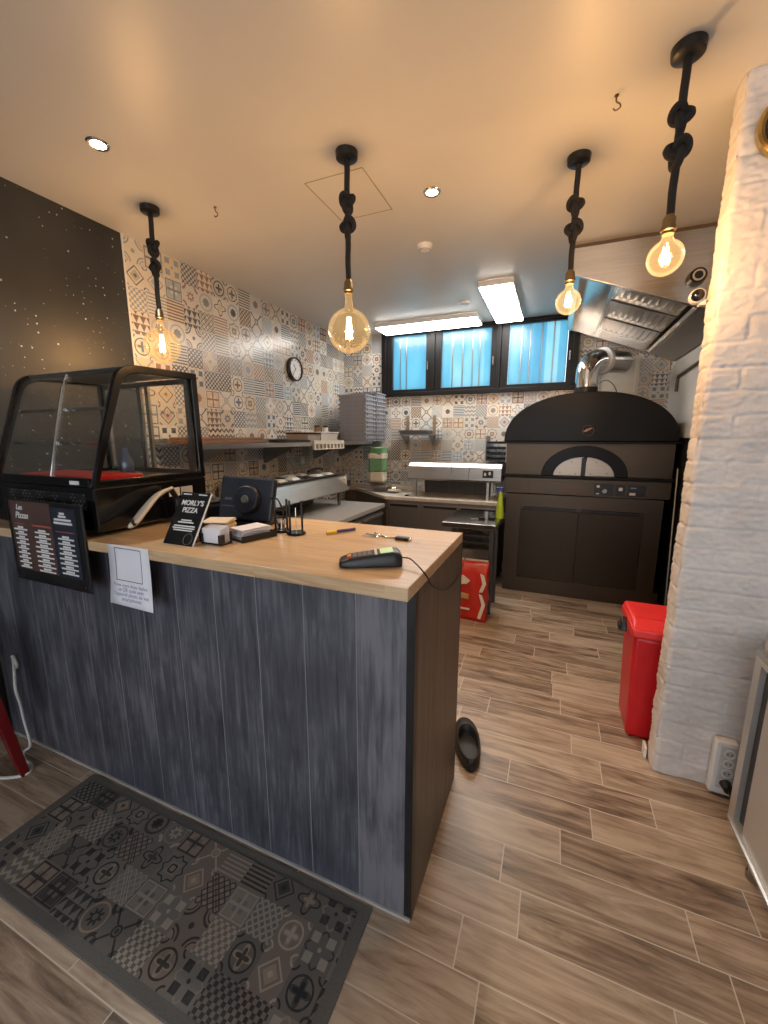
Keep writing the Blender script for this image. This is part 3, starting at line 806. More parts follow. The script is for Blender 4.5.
for i in range(4):
    for j in range(3):
        bm = BM(); x = -.052+i*.0145; y = -.020+j*.0145; keyquad(bm, x, x+.011, y, y+.011)
        obj('key', TP(bm), plain('grey_key', (.16,.17,.24), .4) if not bpy.data.materials.get('grey_key') else bpy.data.materials['grey_key'], te)
for j, mt in enumerate((m_red, m_yellow, m_green)):
    bm = BM(); y = -.022+j*.0155; keyquad(bm, -.068, -.057, y, y+.0125); obj('key', TP(bm), mt, te, label=('red key', 'yellow key', 'green key')[j])
bm = BM(); tube(bm, smooth_pts([(-.402, 1.088, 1.150), (-.372, 1.082, 1.152), (-.345, 1.06, 1.146), (-.322, 1.04, 1.138), (-.308, 1.05, 1.115), (-.307, 1.12, 1.06), (-.307, 1.26, 1.0), (-.307, 1.40, .98), (-.306, 1.52, .995), (-.307, 1.59, 1.02)], 8), .0022, 8)
obj('cable', bm, m_blackp, te, smooth=True)

# pen, keys
pe = thing('marker_pen', 'purple marker pen with yellow cap lying on worktop', 'pen', (-.757, 1.37, 1.13))
a, b_ = Vector((-.793, 1.318, 1.1385)), Vector((-.722, 1.422, 1.1385)); d = (b_-a)
bm = BM(); cyl(bm, a+d*.34, b_, .0065, seg=16); obj('barrel', bm, m_purple, pe, smooth=True)
bm = BM(); cyl(bm, a, a+d*.34, .0068, seg=16); obj('cap', bm, m_yellow, pe, smooth=True, label='yellow cap')
ke = thing('key_bunch', 'bunch of keys with black fob near back edge of worktop', 'keys', (-.55, 1.37, 1.13))
bm = BM(); tube(bm, [(-.598+.017*math.cos(q), 1.372+.017*math.sin(q), 1.134) for q in [k*2*PI/24 for k in range(24)]], .0018, 8, closed=True); obj('key_ring', bm, m_chrome, ke)
bm = BM(); tube(bm, smooth_pts([(-.580, 1.370, 1.134), (-.562, 1.362, 1.134), (-.54, 1.366, 1.134), (-.522, 1.362, 1.134)], 6), .003, 8); obj('chain', bm, m_chrome, ke)
bm = B((-.522, -.470, 1.345, 1.372, 1.1305, 1.143)); obj('fob', bm, m_blackp, ke, bevel=.005)
obj('fob_clip', B((-.470, -.462, 1.350, 1.368, 1.1315, 1.141)), m_chrome, ke, bevel=.002)
for k, q in enumerate((2.2, 2.9, 3.6)):
    Mk = Matrix.Translation((-.598, 1.372, 1.1318+.001*k)) @ Matrix.Rotation(q, 4, 'Z')
    bm = B((.028, .060, -.0035, .0035, 0, .002)); cyl(bm, (.020, 0, 0), (.020, 0, .002), .011, seg=20); bmesh.ops.transform(bm, matrix=Mk, verts=bm.verts[:]); obj('key', bm, m_brass if k == 1 else m_chrome, ke)

# ------------------------------------------------------------------ pendants
def pendant(label, x, y, zc, r, neck, energy, lean=0):
    t = thing('pendant_lamp', label, 'lamp', (x, y, CZ), 'knotted rope pendant lamps')
    bm = BM(); lathe(bm, [(.001, -.030), (.040, -.030), (.047, -.025), (.049, -.002), (.049, -.0005), (.001, -.0005)], (x, y, CZ), 36); obj('canopy', bm, m_blackm, t, smooth=True)
    top = neck + .055
    path = []
    for i in range(60):
        z = CZ-.03 - (CZ-.03-top)*i/59; k = .002*math.sin(i*.35); path.append((x+k*.5, y+k*.3, z))
    bm = BM(); tube(bm, path, .0125, 10)
    for zk, fl_, sc in ((2.525, 1, 1.0), (2.425, -1, 1.08)):
        kp = []
        for i in range(72):
            q = 2*PI*i/72
            lx = (math.sin(q) + 2*math.sin(2*q))*.0105*sc; lz = (math.cos(q) - 2*math.cos(2*q))*.0135*sc; ly = -math.sin(3*q)*.013
            kp.append((x + fl_*(lx*.85 - ly*.36), y + (lx*.36 + ly*.93), zk + lz))
        tube(bm, kp, .0125, 8, closed=True)
    obj('rope', bm, m_rope, t, smooth='all')
    bm = BM(); lathe(bm, [(.001,.062),(.013,.060),(.020,.048),(.021,.028),(.0235,.024),(.0235,.012),(.019,.008),(.019,0),(.001,0)], (x, y, neck), 24); obj('socket', bm, m_brass, t, smooth=True)
    dz = neck - zc
    prof = [(.016, 0.004), (.017, -.018), (.019, -.03)]
    a0 = math.asin(min(.95, .022/r))
    prof = [(.016, .004), (.0165, -(dz-r)*.55)]
    for i in range(20):
        a = a0 + (PI-a0)*i/19; prof.append((max(.0006, r*math.sin(a)), -dz + r*math.cos(a)))
    bm = BM(); lathe(bm, prof, (x, y, neck), 40, caps=False); bl = obj('bulb', bm, m_bulb if r > .08 else m_bulb_small, t, smooth='all')
    bm = BM(); h = r*.85
    n = 7
    for s in range(4):
        q = s*PI/2+.4; rr_ = .013
        zz = zc + .1*r
        tube(bm, [(x+rr_*math.cos(q)*(.6+.4*k), y+rr_*math.sin(q)*(.6+.4*k), zz + h*(.6-k*1.15)) for k in (0, .33, .66, 1)], .0018 if r > .08 else .0016, 6)
    obj('filament', bm, m_fil, bl)
    bm = BM(); cyl(bm, (x, y, neck-.002), (x, y, zc+.5*r), .004, .003, 10); obj('stem', bm, m_case_glass, bl)
    L = bpy.data.lights.new('bulb_light', 'POINT'); L.energy = energy; L.color = (1, .60, .28); L.shadow_soft_size = .02
    lo = bpy.data.objects.new('bulb_light', L); COL.objects.link(lo); lo.parent = t; lo.location = (0, 0, zc - CZ)
pendant('knotted rope pendant with large amber globe above the display case', -2.105, 1.76, 2.015, .095, 2.15, 8)
pendant('knotted rope pendant with large amber globe over middle of the counter', -.925, 1.79, 1.99, .098, 2.15, 9)
pendant('smallest-looking knotted rope pendant with little round bulb, hanging near the oven', .008, 2.21, 2.124, .055, 2.200, 8)
pendant('knotted rope pendant with small round bulb hanging beside the white brick pillar', .303, 1.78, 2.108, .056, 2.180, 7)

# ------------------------------------------------------------------ ceiling lights and fittings
def spot(label, x, y, mat, energy, col):
    t = thing('ceiling_spot', label, 'lamp', (x, y, CZ))
    bm = BM(); lathe(bm, [(.030, -.004), (.040, -.006), (.045, -.0005), (.030, -.0005)], (x, y, CZ), 32, caps=False); obj('trim_ring', bm, m_chrome, t, smooth=True)
    bm = BM(); cyl(bm, (x, y, CZ-.003), (x, y, CZ-.0005), .030, seg=32); obj('lens', bm, mat, t)
    L = bpy.data.lights.new('spot_light', 'SPOT'); L.energy = energy; L.color = col; L.spot_size = math.radians(110); L.spot_blend = .8; L.shadow_soft_size = .03
    lo = bpy.data.objects.new('spot_light', L); COL.objects.link(lo); lo.parent = t; lo.location = (0, 0, -.01)
spot('recessed ceiling spotlight glowing cool white near the black wall', -1.87, 1.341, m_spot, 40, (1, .95, .88))
spot('recessed ceiling spotlight glowing warm near the ceiling hatch outline', -.664, 2.213, m_spotw, 30, (1, .82, .58))
def led(label, x0, x1, y0, y1):
    t = thing('led_panel', label, 'lamp', ((x0+x1)/2, (y0+y1)/2, CZ))
    bm = BM(); z0 = CZ-.045
    ring_prism(bm, [(x0,y0),(x1,y0),(x1,y1),(x0,y1)], [(x0+.008,y0+.008),(x1-.008,y0+.008),(x1-.008,y1-.008),(x0+.008,y1-.008)], 'z', z0, CZ-.001); obj('frame', bm, m_white, t)
    obj('diffuser', B((x0+.008, x1-.008, y0+.008, y1-.008, z0-.010, z0+.006)), m_led, t)
led('long glowing ceiling panel lying parallel to the window wall', -1.90, -.80, 4.28, 4.60)
led('glowing ceiling panel pointing away from the counter toward the window', -.655, -.385, 3.50, 4.58)
sd = thing('smoke_detector', 'white round smoke detector on ceiling nearest the warm spotlight', 'smoke detector', (-.864, 2.748, CZ))
bm = BM(); lathe(bm, [(.001,-.034),(.030,-.034),(.040,-.028),(.048,-.012),(.050,-.0005),(.001,-.0005)], (-.864, 2.748, CZ), 32); obj('body', bm, m_white, sd, smooth=True)
bm = BM(); tube(bm, [(-.864+.034*math.cos(q), 2.748+.034*math.sin(q), CZ-.030) for q in [k*2*PI/24 for k in range(24)]], .003, 6, closed=True); obj('vent_ring', bm, m_steel_dark, sd)
bm = BM(); lathe(bm, [(.001,-.022),(.035,-.020),(.045,-.008),(.046,-.0005),(.001,-.0005)], (-.853, 3.956, CZ), 28)
tag(obj('ceiling_sensor', bm, m_white, smooth=True), 'small white ceiling disc between the smoke detector and the glowing panels', 'sensor')
for lb, x, y in (('small dark ceiling hook near the left globe pendant', -1.777, 1.894), ('small dark ceiling hook between the two right hand pendants', .117, 1.904)):
    bm = BM(); tube(bm, smooth_pts([(x, y, CZ-.0005), (x, y, CZ-.02), (x+.012, y, CZ-.03), (x+.014, y, CZ-.042), (x, y, CZ-.048), (x-.008, y, CZ-.04)], 5), .0028, 8); cyl(bm, (x, y, CZ-.003), (x, y, CZ-.0005), .008, seg=14)
    tag(obj('ceiling_hook', bm, m_brass, smooth=True), lb, 'hook')

# ------------------------------------------------------------------ left kitchen wall
ck = thing('wall_clock', 'round wall clock with black rim and white face', 'clock', (XL, 3.62, 2.18))
bm = BM(); lathe(bm, [(.104,.002),(.116,.002),(.116,.042),(.104,.046),(.101,.036)], (XL, 3.62, 2.185), 40, 'x', caps=False); obj('rim', bm, m_blackp, ck, smooth=True)
bm = BM(); cyl(bm, (XL+.002, 3.62, 2.185), (XL+.030, 3.62, 2.185), .103, seg=40); obj('face', bm, m_white, ck)
bm = BM()
for ang, l, w in ((.6, .055, .006), (2.5, .08, .004)):
    q = B((XL+.031, XL+.033, -w/2, w/2, -.01, l)); bmesh.ops.transform(q, matrix=Matrix.Translation((0, 3.62, 2.185)) @ Matrix.Rotation(ang, 4, 'X'), verts=q.verts[:])
    me = bpy.data.meshes.new('t'); q.to_mesh(me); q.free(); bm.from_mesh(me); bpy.data.meshes.remove(me)
obj('hands', bm, m_blackp, ck)
bm = BM()
for k in range(12):
    q = 2*PI*k/12; cyl(bm, (XL+.030, 3.62+.085*math.sin(q), 2.185+.085*math.cos(q)), (XL+.032, 3.62+.085*math.sin(q), 2.185+.085*math.cos(q)), .005, seg=8)
obj('hour_marks', bm, m_blackp, ck)

SX = -2.10
sh = thing('wall_shelf', 'long stainless wall shelf running along the tiled left wall', 'shelf', (-2.3, 3.3, 1.46))
obj('board', B((XL+.002, SX, 1.95, 4.66, 1.455, 1.459), (SX-.004, SX, 1.95, 4.66, 1.425, 1.455), (XL+.002, XL+.005, 1.95, 4.66, 1.459, 1.49)), m_steel_y, sh)
for y in (2.25, 3.10, 3.95, 4.55):
    bm = BM(); prism(bm, [(XL+.003, 1.455), (SX+.03-.06, 1.455), (SX-.03, 1.435), (XL+.03, 1.27), (XL+.003, 1.27)], 'y', y-.012, y+.012); obj('bracket', bm, m_steel_dark, sh)
# on the shelf: boards, tray, boxes, jars
for i, lb in enumerate(('brown wooden board, lowest of the pair on the wall shelf', 'brown wooden board, upper of the pair on the wall shelf')):
    w = thing('wooden_board', lb, 'board', (-2.33, 2.42, 1.46+.022*i), 'wooden boards on the wall shelf')
    bm = B((-2.47+.01*i, -2.17-.01*i, 2.02+.02*i, 2.74-.06*i, 1.4595+.0225*i, 1.4815+.0225*i)); obj('plank', bm, m_wood, w, bevel=.003)
    bm = B((-2.36, -2.29, 2.74-.06*i, 2.84-.06*i, 1.4605+.0225*i, 1.4805+.0225*i)); obj('handle', bm, m_wood, w, bevel=.004)
bm = BM(); q = [(-2.44, 2.90), (-2.12, 2.80), (-2.08, 2.86), (-2.08, 3.22), (-2.14, 3.28), (-2.44, 3.22)]
prism(bm, q, 'z', 1.4595, 1.470); ring_prism(bm, q, [(x*.985-.033, y*.985+.045) for x, y in q], 'z', 1.470, 1.482)
tag(obj('baking_tray', bm, m_blackm, bevel=.002), 'dark flat baking tray on the wall shelf beside the wooden boards', 'tray')
db = thing('storage_box', 'dark box on the wall shelf left of the cream container', 'box', (-2.30, 3.42, 1.46))
obj('body', B((-2.42, -2.18, 3.33, 3.55, 1.4595, 1.535)), plain('taupe_card', (.30,.25,.21), .5), db, bevel=.003); obj('lid', B((-2.43, -2.17, 3.32, 3.56, 1.535, 1.55)), m_blackm, db, bevel=.003)
cc = thing('food_container', 'cream container with jars on it over the slotted rail', 'container', (-2.29, 3.76, 1.46))
bm = BM(); tapered(bm, (-2.39, -2.20, 3.60, 3.93), (-2.40, -2.19, 3.59, 3.94), 1.4595, 1.55); obj('tub', bm, m_cream, cc, bevel=.006)
obj('rim', B((-2.41, -2.18, 3.58, 3.95, 1.550, 1.560)), m_white, cc, bevel=.003)
for lb, y, mt in (('short black-lidded jar on the cream container, left one', 3.68, m_wood), ('short black-lidded jar on the cream container, right one', 3.84, m_cream)):
    j = thing('jar', lb, 'jar', (-2.29, y, 1.56), 'jars on the cream container')
    bm = BM(); lathe(bm, [(.001,.0005),(.028,.0005),(.030,.006),(.030,.042),(.025,.048),(.001,.048)], (-2.29, y, 1.56), 20); obj('body', bm, mt, j, smooth=True)
    bm = BM(); cyl(bm, (-2.29, y, 1.608), (-2.29, y, 1.625), .028, seg=20); obj('lid', bm, m_blackp, j)
sr = thing('slotted_rail', 'white slotted holder hanging from front edge of the wall shelf', 'holder', (-2.08, 3.5, 1.40))
bm = BM(); y0, y1 = 3.28, 3.86
box(bm, SX+.0015, SX+.025, y0, y1, 1.440, 1.475); box(bm, SX+.0015, SX+.025, y0, y1, 1.388, 1.398)
for i in range(9):
    y = y0+(y1-y0-.022)*i/8; box(bm, SX+.0015, SX+.025, y, y+.022, 1.398, 1.440)
obj('rail', bm, m_cream, sr); obj('back_strip', B((SX+.0005, SX+.0015, y0, y1, 1.388, 1.475)), m_steel_dark, sr)
# stacked grey crates
def crate(label, x, y, z, group):
    t = thing('dough_crate', label, 'crate', (x, y, z), group)
    w, l, h = .345, .285, .0458
    bm = BM(); X0, X1, Y0, Y1 = x-w/2, x+w/2, y-l/2, y+l/2
    box(bm, X0+.012, X1-.012, Y0+.012, Y1-.012, z+.0005, z+.004)
    ring_prism(bm, [(X0+.012,Y0+.012),(X1-.012,Y0+.012),(X1-.012,Y1-.012),(X0+.012,Y1-.012)], [(X0+.016,Y0+.016),(X1-.016,Y0+.016),(X1-.016,Y1-.016),(X0+.016,Y1-.016)], 'z', z+.004, z+h-.014)
    for yy in (Y0+.05, Y1-.06): box(bm, X1-.0125, X1-.004, yy, yy+.010, z+.004, z+h-.0145)
    for xx in (X0+.02, X1-.03): box(bm, xx, xx+.010, Y0+.004, Y0+.0125, z+.004, z+h-.0145)
    obj('walls', bm, m_grey_crate, t)
    bm = BM(); ring_prism(bm, [(X0,Y0),(X1,Y0),(X1,Y1),(X0,Y1)], [(X0+.016,Y0+.016),(X1-.016,Y0+.016),(X1-.016,Y1-.016),(X0+.016,Y1-.016)], 'z', z+h-.014, z+h-.0005); obj('rim', bm, m_grey_crate, t)
    return t
c0 = None; ordn = ['lowest', 'second', 'third', 'fourth', 'fifth', 'sixth', 'seventh', 'eighth', 'ninth', 'tenth', 'topmost']
for (x, y, n, zz, nm) in ((-2.105, 4.250, 11, 1.4595, 'nearer'), (-2.100, 4.540, 12, 1.4595, 'farther')):
    for i in range(n):
        lab = 'grey plastic dough crate, %s of the %s stack on the wall shelf' % (('topmost' if i == n-1 else ordn[i] + ('' if i == 0 else ' from the bottom')) if i < 11 else 'topmost', nm)
        p = (x + .004*math.sin(i*2.3), y, zz + i*.0462)
        if nm == 'farther' and i == 10: lab = 'grey plastic dough crate, second from top of the farther stack on the wall shelf'
        if c0 is None: c0 = crate(lab, *p, 'grey crates of the nearer stack'); continue
        copy_tree(c0, p, lab, group='grey crates of the %s stack' % nm)
# sockets on the tiled wall
for lb, y in (('white double wall socket on tiles nearest the till', 2.78), ('white wall socket on tiles below the slotted holder', 3.72)):
    w = thing('wall_socket', lb, 'socket', (XL, y, 1.25))
    obj('plate', B((XL+.0012, XL+.012, y-.04, y+.04, 1.22, 1.30)), m_cream, w, bevel=.004)
    bm = BM(); cyl(bm, (XL+.012, y, 1.26), (XL+.0135, y, 1.26), .024, seg=24); obj('insert', bm, m_white, w)

# refrigerated prep counter along left wall
UX = -1.70
pc = thing('prep_counter', 'stainless refrigerated prep counter with grey top along left wall', 'counter', (-2.1, 2.9, 0))
obj('body', B((XL+.003, UX, 1.80, 3.98, .10, .758)), m_steel_dark, pc)
obj('plinth', B((XL+.03, UX-.05, 1.83, 3.95, 0.0005, .10)), m_blackm, pc)
obj('granite_top', B((XL+.003, -1.665, 1.78, 4.00, .7585, .80)), m_granite, pc, bevel=.003, label='grey speckled stone top')
for y in (1.83, 2.37, 2.91, 3.45):
    d = obj('door', B((UX, UX+.022, y, y+.52, .12, .73)), m_steel_dark, pc, bevel=.003)
    obj('handle', B((UX+.022, UX+.045, y+.03, y+.49, .690, .712)), m_steel_y, d, bevel=.004)
sb = thing('salad_bar', 'long stainless topping display with open pans on the prep counter', 'salad bar', (-2.2, 3.1, .80))
prof = [(-2.47, .955), (-1.99, .955), (-1.98, .962), (-2.045, 1.10), (-2.055, 1.105), (-2.47, 1.13)]
bm = BM(); prism(bm, prof, 'y', 2.46, 3.76); obj('housing', bm, m_steel_y, sb, bevel=.003)
for y in (2.50, 3.68):
    obj('leg', B((-2.07, -2.05, y, y+.04, .8005, .955)), m_steel_dark, sb); obj('leg', B((-2.44, -2.42, y, y+.04, .8005, .955)), m_steel_dark, sb)
obj('riser', B((-2.40, -2.39, 2.50, 3.72, .8005, .955)), m_side, sb)
obj('end_cap', B((-2.47, -1.995, 3.76, 3.80, .950, 1.13)), m_steel, sb, bevel=.004)
obj('control', B((-2.045, -1.975, 3.765, 3.795, 1.0, 1.06)), m_blackp, sb)
obj('pan_well', B((-2.44, -2.06, 2.50, 3.72, 1.112, 1.124)), m_blackm, sb)
for i in range(6):
    for j in range(2):
        y = 2.53+i*.197; x = -2.42+j*.185
        p = BM(); ring_prism(p, [(x,y),(x+.165,y),(x+.165,y+.175),(x,y+.175)], [(x+.010,y+.010),(x+.155,y+.010),(x+.155,y+.165),(x+.010,y+.165)], 'z', 1.105, 1.134)
        pn = obj('pan', p, m_steel_dark, sb)
        if (i*2+j) % 3 != 1:
            q = BM(); tapered(q, (x+.012, x+.153, y+.012, y+.163), (x+.05, x+.115, y+.05, y+.125), 1.125, 1.150); obj('topping', q, m_white if (i+j) % 2 else m_cream, pn, bevel=.006)
bm = BM(); tube(bm, smooth_pts([(-2.30, 3.50, 1.163), (-2.30, 3.60, 1.180), (-2.29, 3.70, 1.180), (-2.28, 3.745, 1.163)], 6), .012, 8)
tag(obj('utensil', bm, m_blackp, smooth=True), 'black utensil handle lying over far end of the topping display', 'utensil')

# ------------------------------------------------------------------ back wall counter
BXL, BXR, BYF = -1.66, -.47, 4.06
bc = thing('back_counter', 'stainless fridge counter with pale stone top beneath the window', 'counter', (-1.1, 4.4, 0))
obj('body', B((BXL, BXR, BYF+.03, YB-.003, .10, .835)), m_steel_dark, bc)
obj('plinth', B((BXL+.02, BXR-.02, BYF+.08, YB-.02, .0005, .10)), m_blackm, bc)
bm = BM(); prism(bm, [(BXL-.03, BYF), (BXR+.005, BYF), (BXR+.005, YB-.003), (XL+.004, YB-.003), (XL+.004, 4.66), (-2.36, 4.66)], 'z', .8355, .87); obj('stone_top', bm, m_marble, bc, bevel=.003, label='pale stone top')
bm = BM(); prism(bm, [(BXL-.02, BYF+.03), (BXL-.0005, BYF+.04), (BXL-.0005, YB-.003), (XL+.02, YB-.003), (XL+.02, 4.67), (-2.34, 4.67)], 'z', .0005, .835); obj('corner_panel', bm, m_side, bc)
for x0, x1 in ((BXL+.02, -1.30), (-1.26, -.88), (-.86, BXR-.02)):
    d = obj('door', B((x0, x1, BYF+.008, BYF+.03, .13, .80)), m_steel_dark, bc, bevel=.003); obj('door_gasket', B((x0+.012, x1-.012, BYF+.006, BYF+.008, .765, .79)), m_blackp, d)
bm = BM(); prism(bm, [(BXL-.20, 4.50), (-1.3, 4.712), (-2.50, 4.712), (-2.50, 4.68)], 'z', .8705, .93)
obj('upstand', bm, m_marble, bc)
tv = thing('topping_display', 'stainless topping display raised on posts above back counter', 'display', (-.95, 4.3, .87))
bm = BM(); prism(bm, [(4.17, 1.062), (4.56, 1.062), (4.56, 1.235), (4.22, 1.235), (4.17, 1.20)], 'x', -1.46, -.475); obj('housing', bm, m_steel, tv, bevel=.004)
for x in (-1.40, -.62):
    obj('post', B((x, x+.025, 4.19, 4.215, .8705, 1.062)), m_steel, tv); obj('post', B((x, x+.025, 4.52, 4.545, .8705, 1.062)), m_steel, tv)
obj('back_board', B((-1.40, -.60, 4.545, 4.56, .8705, 1.062)), m_side, tv)
obj('bottom_lip', B((-1.46, -.475, 4.162, 4.170, 1.055, 1.072)), m_chrome, tv)
obj('controller', B((-.66, -.555, 4.164, 4.171, 1.10, 1.175)), m_blackp, tv)
for x in (-.985, -.80): obj('seam', B((x, x+.006, 4.166, 4.171, 1.075, 1.20)), m_chrome, tv)
bm = B((-.645, -.625, 4.162, 4.165, 1.12, 1.15), (-.60, -.58, 4.162, 4.165, 1.13, 1.16)); obj('control_marks', bm, m_ltext, tv)
# wall shelf with trays
ws = thing('bracket_shelf', 'small metal shelf on two wall rails below the window', 'shelf', (-1.49, 4.6, 1.53))
obj('board', B((-1.77, -1.21, 4.46, YB-.012, 1.528, 1.536)), m_steel_dark, ws)
for x in (-1.66, -1.33):
    obj('rail', B((x-.018, x+.018, YB-.012, YB-.001, 1.36, 1.76)), plain('rail_beige', (.30,.24,.19), .4, .5) if not bpy.data.materials.get('rail_beige') else bpy.data.materials['rail_beige'], ws)
    bm = BM(); prism(bm, [(4.48, 1.528), (YB-.012, 1.528), (YB-.012, 1.41)], 'x', x-.006, x+.006); obj('bracket', bm, m_steel_dark, ws)
tray0 = None
for i in range(4):
    z = 1.5365+i*.0125; lb = 'dark grey tray, %s of the pile on the small shelf' % ('lowest', 'second from bottom', 'third from bottom', 'topmost')[i]
    x = -1.51+.012*(i % 2)-.008*i
    if tray0 is None:
        tray0 = thing('tray', lb, 'tray', (x, 4.585, z), 'trays piled on the small shelf')
        m_tray = plain('slate_tray', (.085,.09,.10), .4, .4)
        obj('base', B((x-.17, x+.17, 4.485, 4.685, z+.0003, z+.003)), m_tray, tray0)
        bm = BM(); ring_prism(bm, [(x-.17,4.485),(x+.17,4.485),(x+.17,4.685),(x-.17,4.685)], [(x-.160,4.495),(x+.160,4.495),(x+.160,4.675),(x-.160,4.675)], 'z', z+.003, z+.0118); obj('rim', bm, m_tray, tray0)
    else: copy_tree(tray0, (x, 4.585, z), lb)
# tray rack by the oven
tr_ = thing('tray_rack', 'small dark wall rack beside the oven', 'rack', (-.57, 4.6, 1.2))
obj('side', B((-.690, -.680, 4.44, YB-.002, 1.245, 1.52)), m_steel_dark, tr_); obj('side', B((-.475, -.465, 4.44, YB-.002, 1.245, 1.52)), m_steel_dark, tr_)
for k in range(4):
    bm = B((-.680, -.475, 4.44, 4.70, 1.256+k*.06, 1.259+k*.06)); obj('runner', bm, m_steel_dark, tr_)
g0 = None
for k in range(4):
    z = 1.2595+k*.06; lb = 'black round-edged pan, %s in the wall rack beside the oven' % ('lowest', 'second from bottom', 'third from bottom', 'topmost')[k]
    if g0 is None:
        g0 = thing('pan', lb, 'pan', (-.5775, 4.55, z), 'black pans in the wall rack')
        bm = BM(); tapered(bm, (-.665, -.490, 4.41, 4.68), (-.672, -.483, 4.40, 4.69), z+.0003, z+.022); obj('body', bm, m_blackm, g0, bevel=.004)
        bm = B((-.600, -.555, 4.37, 4.405, z+.012, z+.020)); obj('handle', bm, m_blackm, g0)
    else: copy_tree(g0, (-.5775, 4.55, z), lb)
# scale with flour sack
ks = thing('kitchen_scale', 'low steel kitchen scale under the green flour sack', 'scale', (-1.90, 4.42, .93))
obj('body', B((-2.00, -1.78, 4.33, 4.52, .9305, .965)), m_steel, ks, bevel=.008); obj('plate', B((-2.02, -1.80, 4.32, 4.53, .975, .985)), m_chrome, ks, bevel=.003)
bm = BM(); cyl(bm, (-1.91, 4.425, .965), (-1.91, 4.425, .975), .03, seg=20); obj('load_post', bm, m_steel_dark, ks)
fb = thing('flour_sack', 'folded green and cream paper flour sack standing on the scale', 'sack', (-1.93, 4.42, .985))
def blob_box(x0, x1, y0, y1, z0, z1, amp, seed, mat, name, parent, lab=None):
    bm = B((x0, x1, y0, y1, z0, z1)); bmesh.ops.subdivide_edges(bm, edges=bm.edges[:], cuts=6, use_grid_fill=True)
    for v in bm.verts:
        nn = noise.noise_vector(v.co*14 + Vector((seed, 0, 0)))*amp; cz = (v.co.z-z0)/(z1-z0)
        if v.co.z < z0+1e-4: nn.z = 0
        v.co += nn
    return obj(name, bm, mat, parent, smooth='all', label=lab)
blob_box(-2.02, -1.835, 4.36, 4.48, .9855, 1.11, .004, 1, m_cream_paper, 'lower_band', fb, 'cream lower band')
blob_box(-2.022, -1.832, 4.358, 4.482, 1.105, 1.262, .005, 2, m_green, 'middle_band', fb, 'green middle band')
blob_box(-2.026, -1.826, 4.355, 4.485, 1.258, 1.318, .010, 3, m_cream_paper, 'folded_band', fb, 'cream folded band')
blob_box(-2.012, -1.832, 4.362, 4.478, 1.308, 1.388, .016, 4, m_green, 'top_fold', fb, 'green folded top')
bm = BM(); lathe(bm, [(.001,.0005),(.045,.0005),(.075,.03),(.080,.055),(.076,.055),(.07,.03),(.001,.008)], (-1.70, 4.36, .8705), 28)
tag(obj('steel_bowl', bm, m_chrome, smooth=True), 'small shiny steel bowl on the pale stone top beside the scale', 'bowl')
bm = BM(); lathe(bm, [(.001,.0005),(.022,.0005),(.022,.012),(.008,.016),(.001,.020)], (-1.47, 4.16, .8705), 18)
tag(obj('lid', bm, m_blackp, smooth=True), 'tiny black lid lying on the pale stone top', 'lid')

# ------------------------------------------------------------------ steel side table
m_table_leg = steel('dark_table_steel', (.13,.12,.11), .45, (40, 40, 1))
tb = thing('steel_table', 'small stainless table with tray slots left of the oven', 'table', (-.58, 3.38, 0))
obj('top', B((-.795, -.372, 3.10, 3.70, .80, .84)), steel('polished_table_steel', (.36,.36,.355), .17, (40, 1, 40)), tb, bevel=.003)
for x in (-.775, -.455):
    for y in (3.36, 3.645): obj('leg', B((x, x+.035, y, y+.035, 0, .80)), m_table_leg, tb)
for k in range(4):
    z = .545+k*.06
    obj('slot_rail', B((-.74, -.725, 3.395, 3.645, z, z+.008)), m_steel_dark, tb); obj('slot_rail', B((-.468, -.453, 3.395, 3.645, z, z+.008)), m_steel_dark, tb)
k0 = None
for k in range(4):
    z = .5535+k*.06; lb = 'brown wooden tray, %s in the steel table slots' % ('lowest', 'second from bottom', 'third from bottom', 'topmost')[k]
    if k0 is None:
        k0 = thing('slot_tray', lb, 'tray', (-.597, 3.52, z), 'trays slotted under the steel table')
        obj('board', B((-.735, -.458, 3.40, 3.63, z+.0003, z+.012)), m_side, k0)
        bm = BM(); prism(bm, [(-.665, z+.012), (-.50, z+.012), (-.53, z+.040), (-.63, z+.040)], 'y', 3.388, 3.400); obj('front_lip', bm, m_blackm, k0)
    else: copy_tree(k0, (-.597, 3.52, z), lb)
for lb, x, y, a in (('small dark tool on the steel table, nearer its left side', -.57, 3.30, .5), ('small dark tool on the steel table, nearer the spray bottle', -.50, 3.37, -.2)):
    t = thing('scraper', lb, 'tool', (x, y, .84), 'small tools on the steel table')
    q = B((x-.03, x+.03, y-.02, y+.02, .8405, .8435)); obj('blade', q, m_steel_dark, t)
    q = B((x+.03, x+.085, y-.008, y+.008, .8405, .856)); obj('handle', q, m_blackp, t, bevel=.003); t.rotation_euler.z = a
sp_ = thing('spray_bottle', 'lime green spray bottle with blue trigger head on the steel table', 'bottle', (-.388, 3.42, .84))
bm = BM(); lathe(bm, [(.001,.0005),(.031,.0005),(.033,.01),(.030,.08),(.019,.17),(.014,.21),(.014,.225),(.001,.225)], (-.388, 3.42, .84), 24); obj('body', bm, m_lime, sp_, smooth=True)
bm = B((-.406, -.370, 3.405, 3.435, 1.065, 1.10)); box(bm, -.426, -.406, 3.412, 3.428, 1.08, 1.098); obj('spray_head', bm, m_blue, sp_, bevel=.004, label='blue spray head')
bm = BM(); tube(bm, [(-.418, 3.42, 1.078), (-.415, 3.42, 1.06), (-.420, 3.42, 1.04)], .005, 8); obj('trigger', bm, m_blue, sp_)
bm = BM(); cyl(bm, (-.352, 3.33, .8405), (-.352, 3.33, .885), .016, .013, 20); cyl(bm, (-.352, 3.33, .885), (-.352, 3.33, .90), .009, seg=16)
bmesh.ops.translate(bm, verts=bm.verts[:], vec=(-.035, .20, 0))
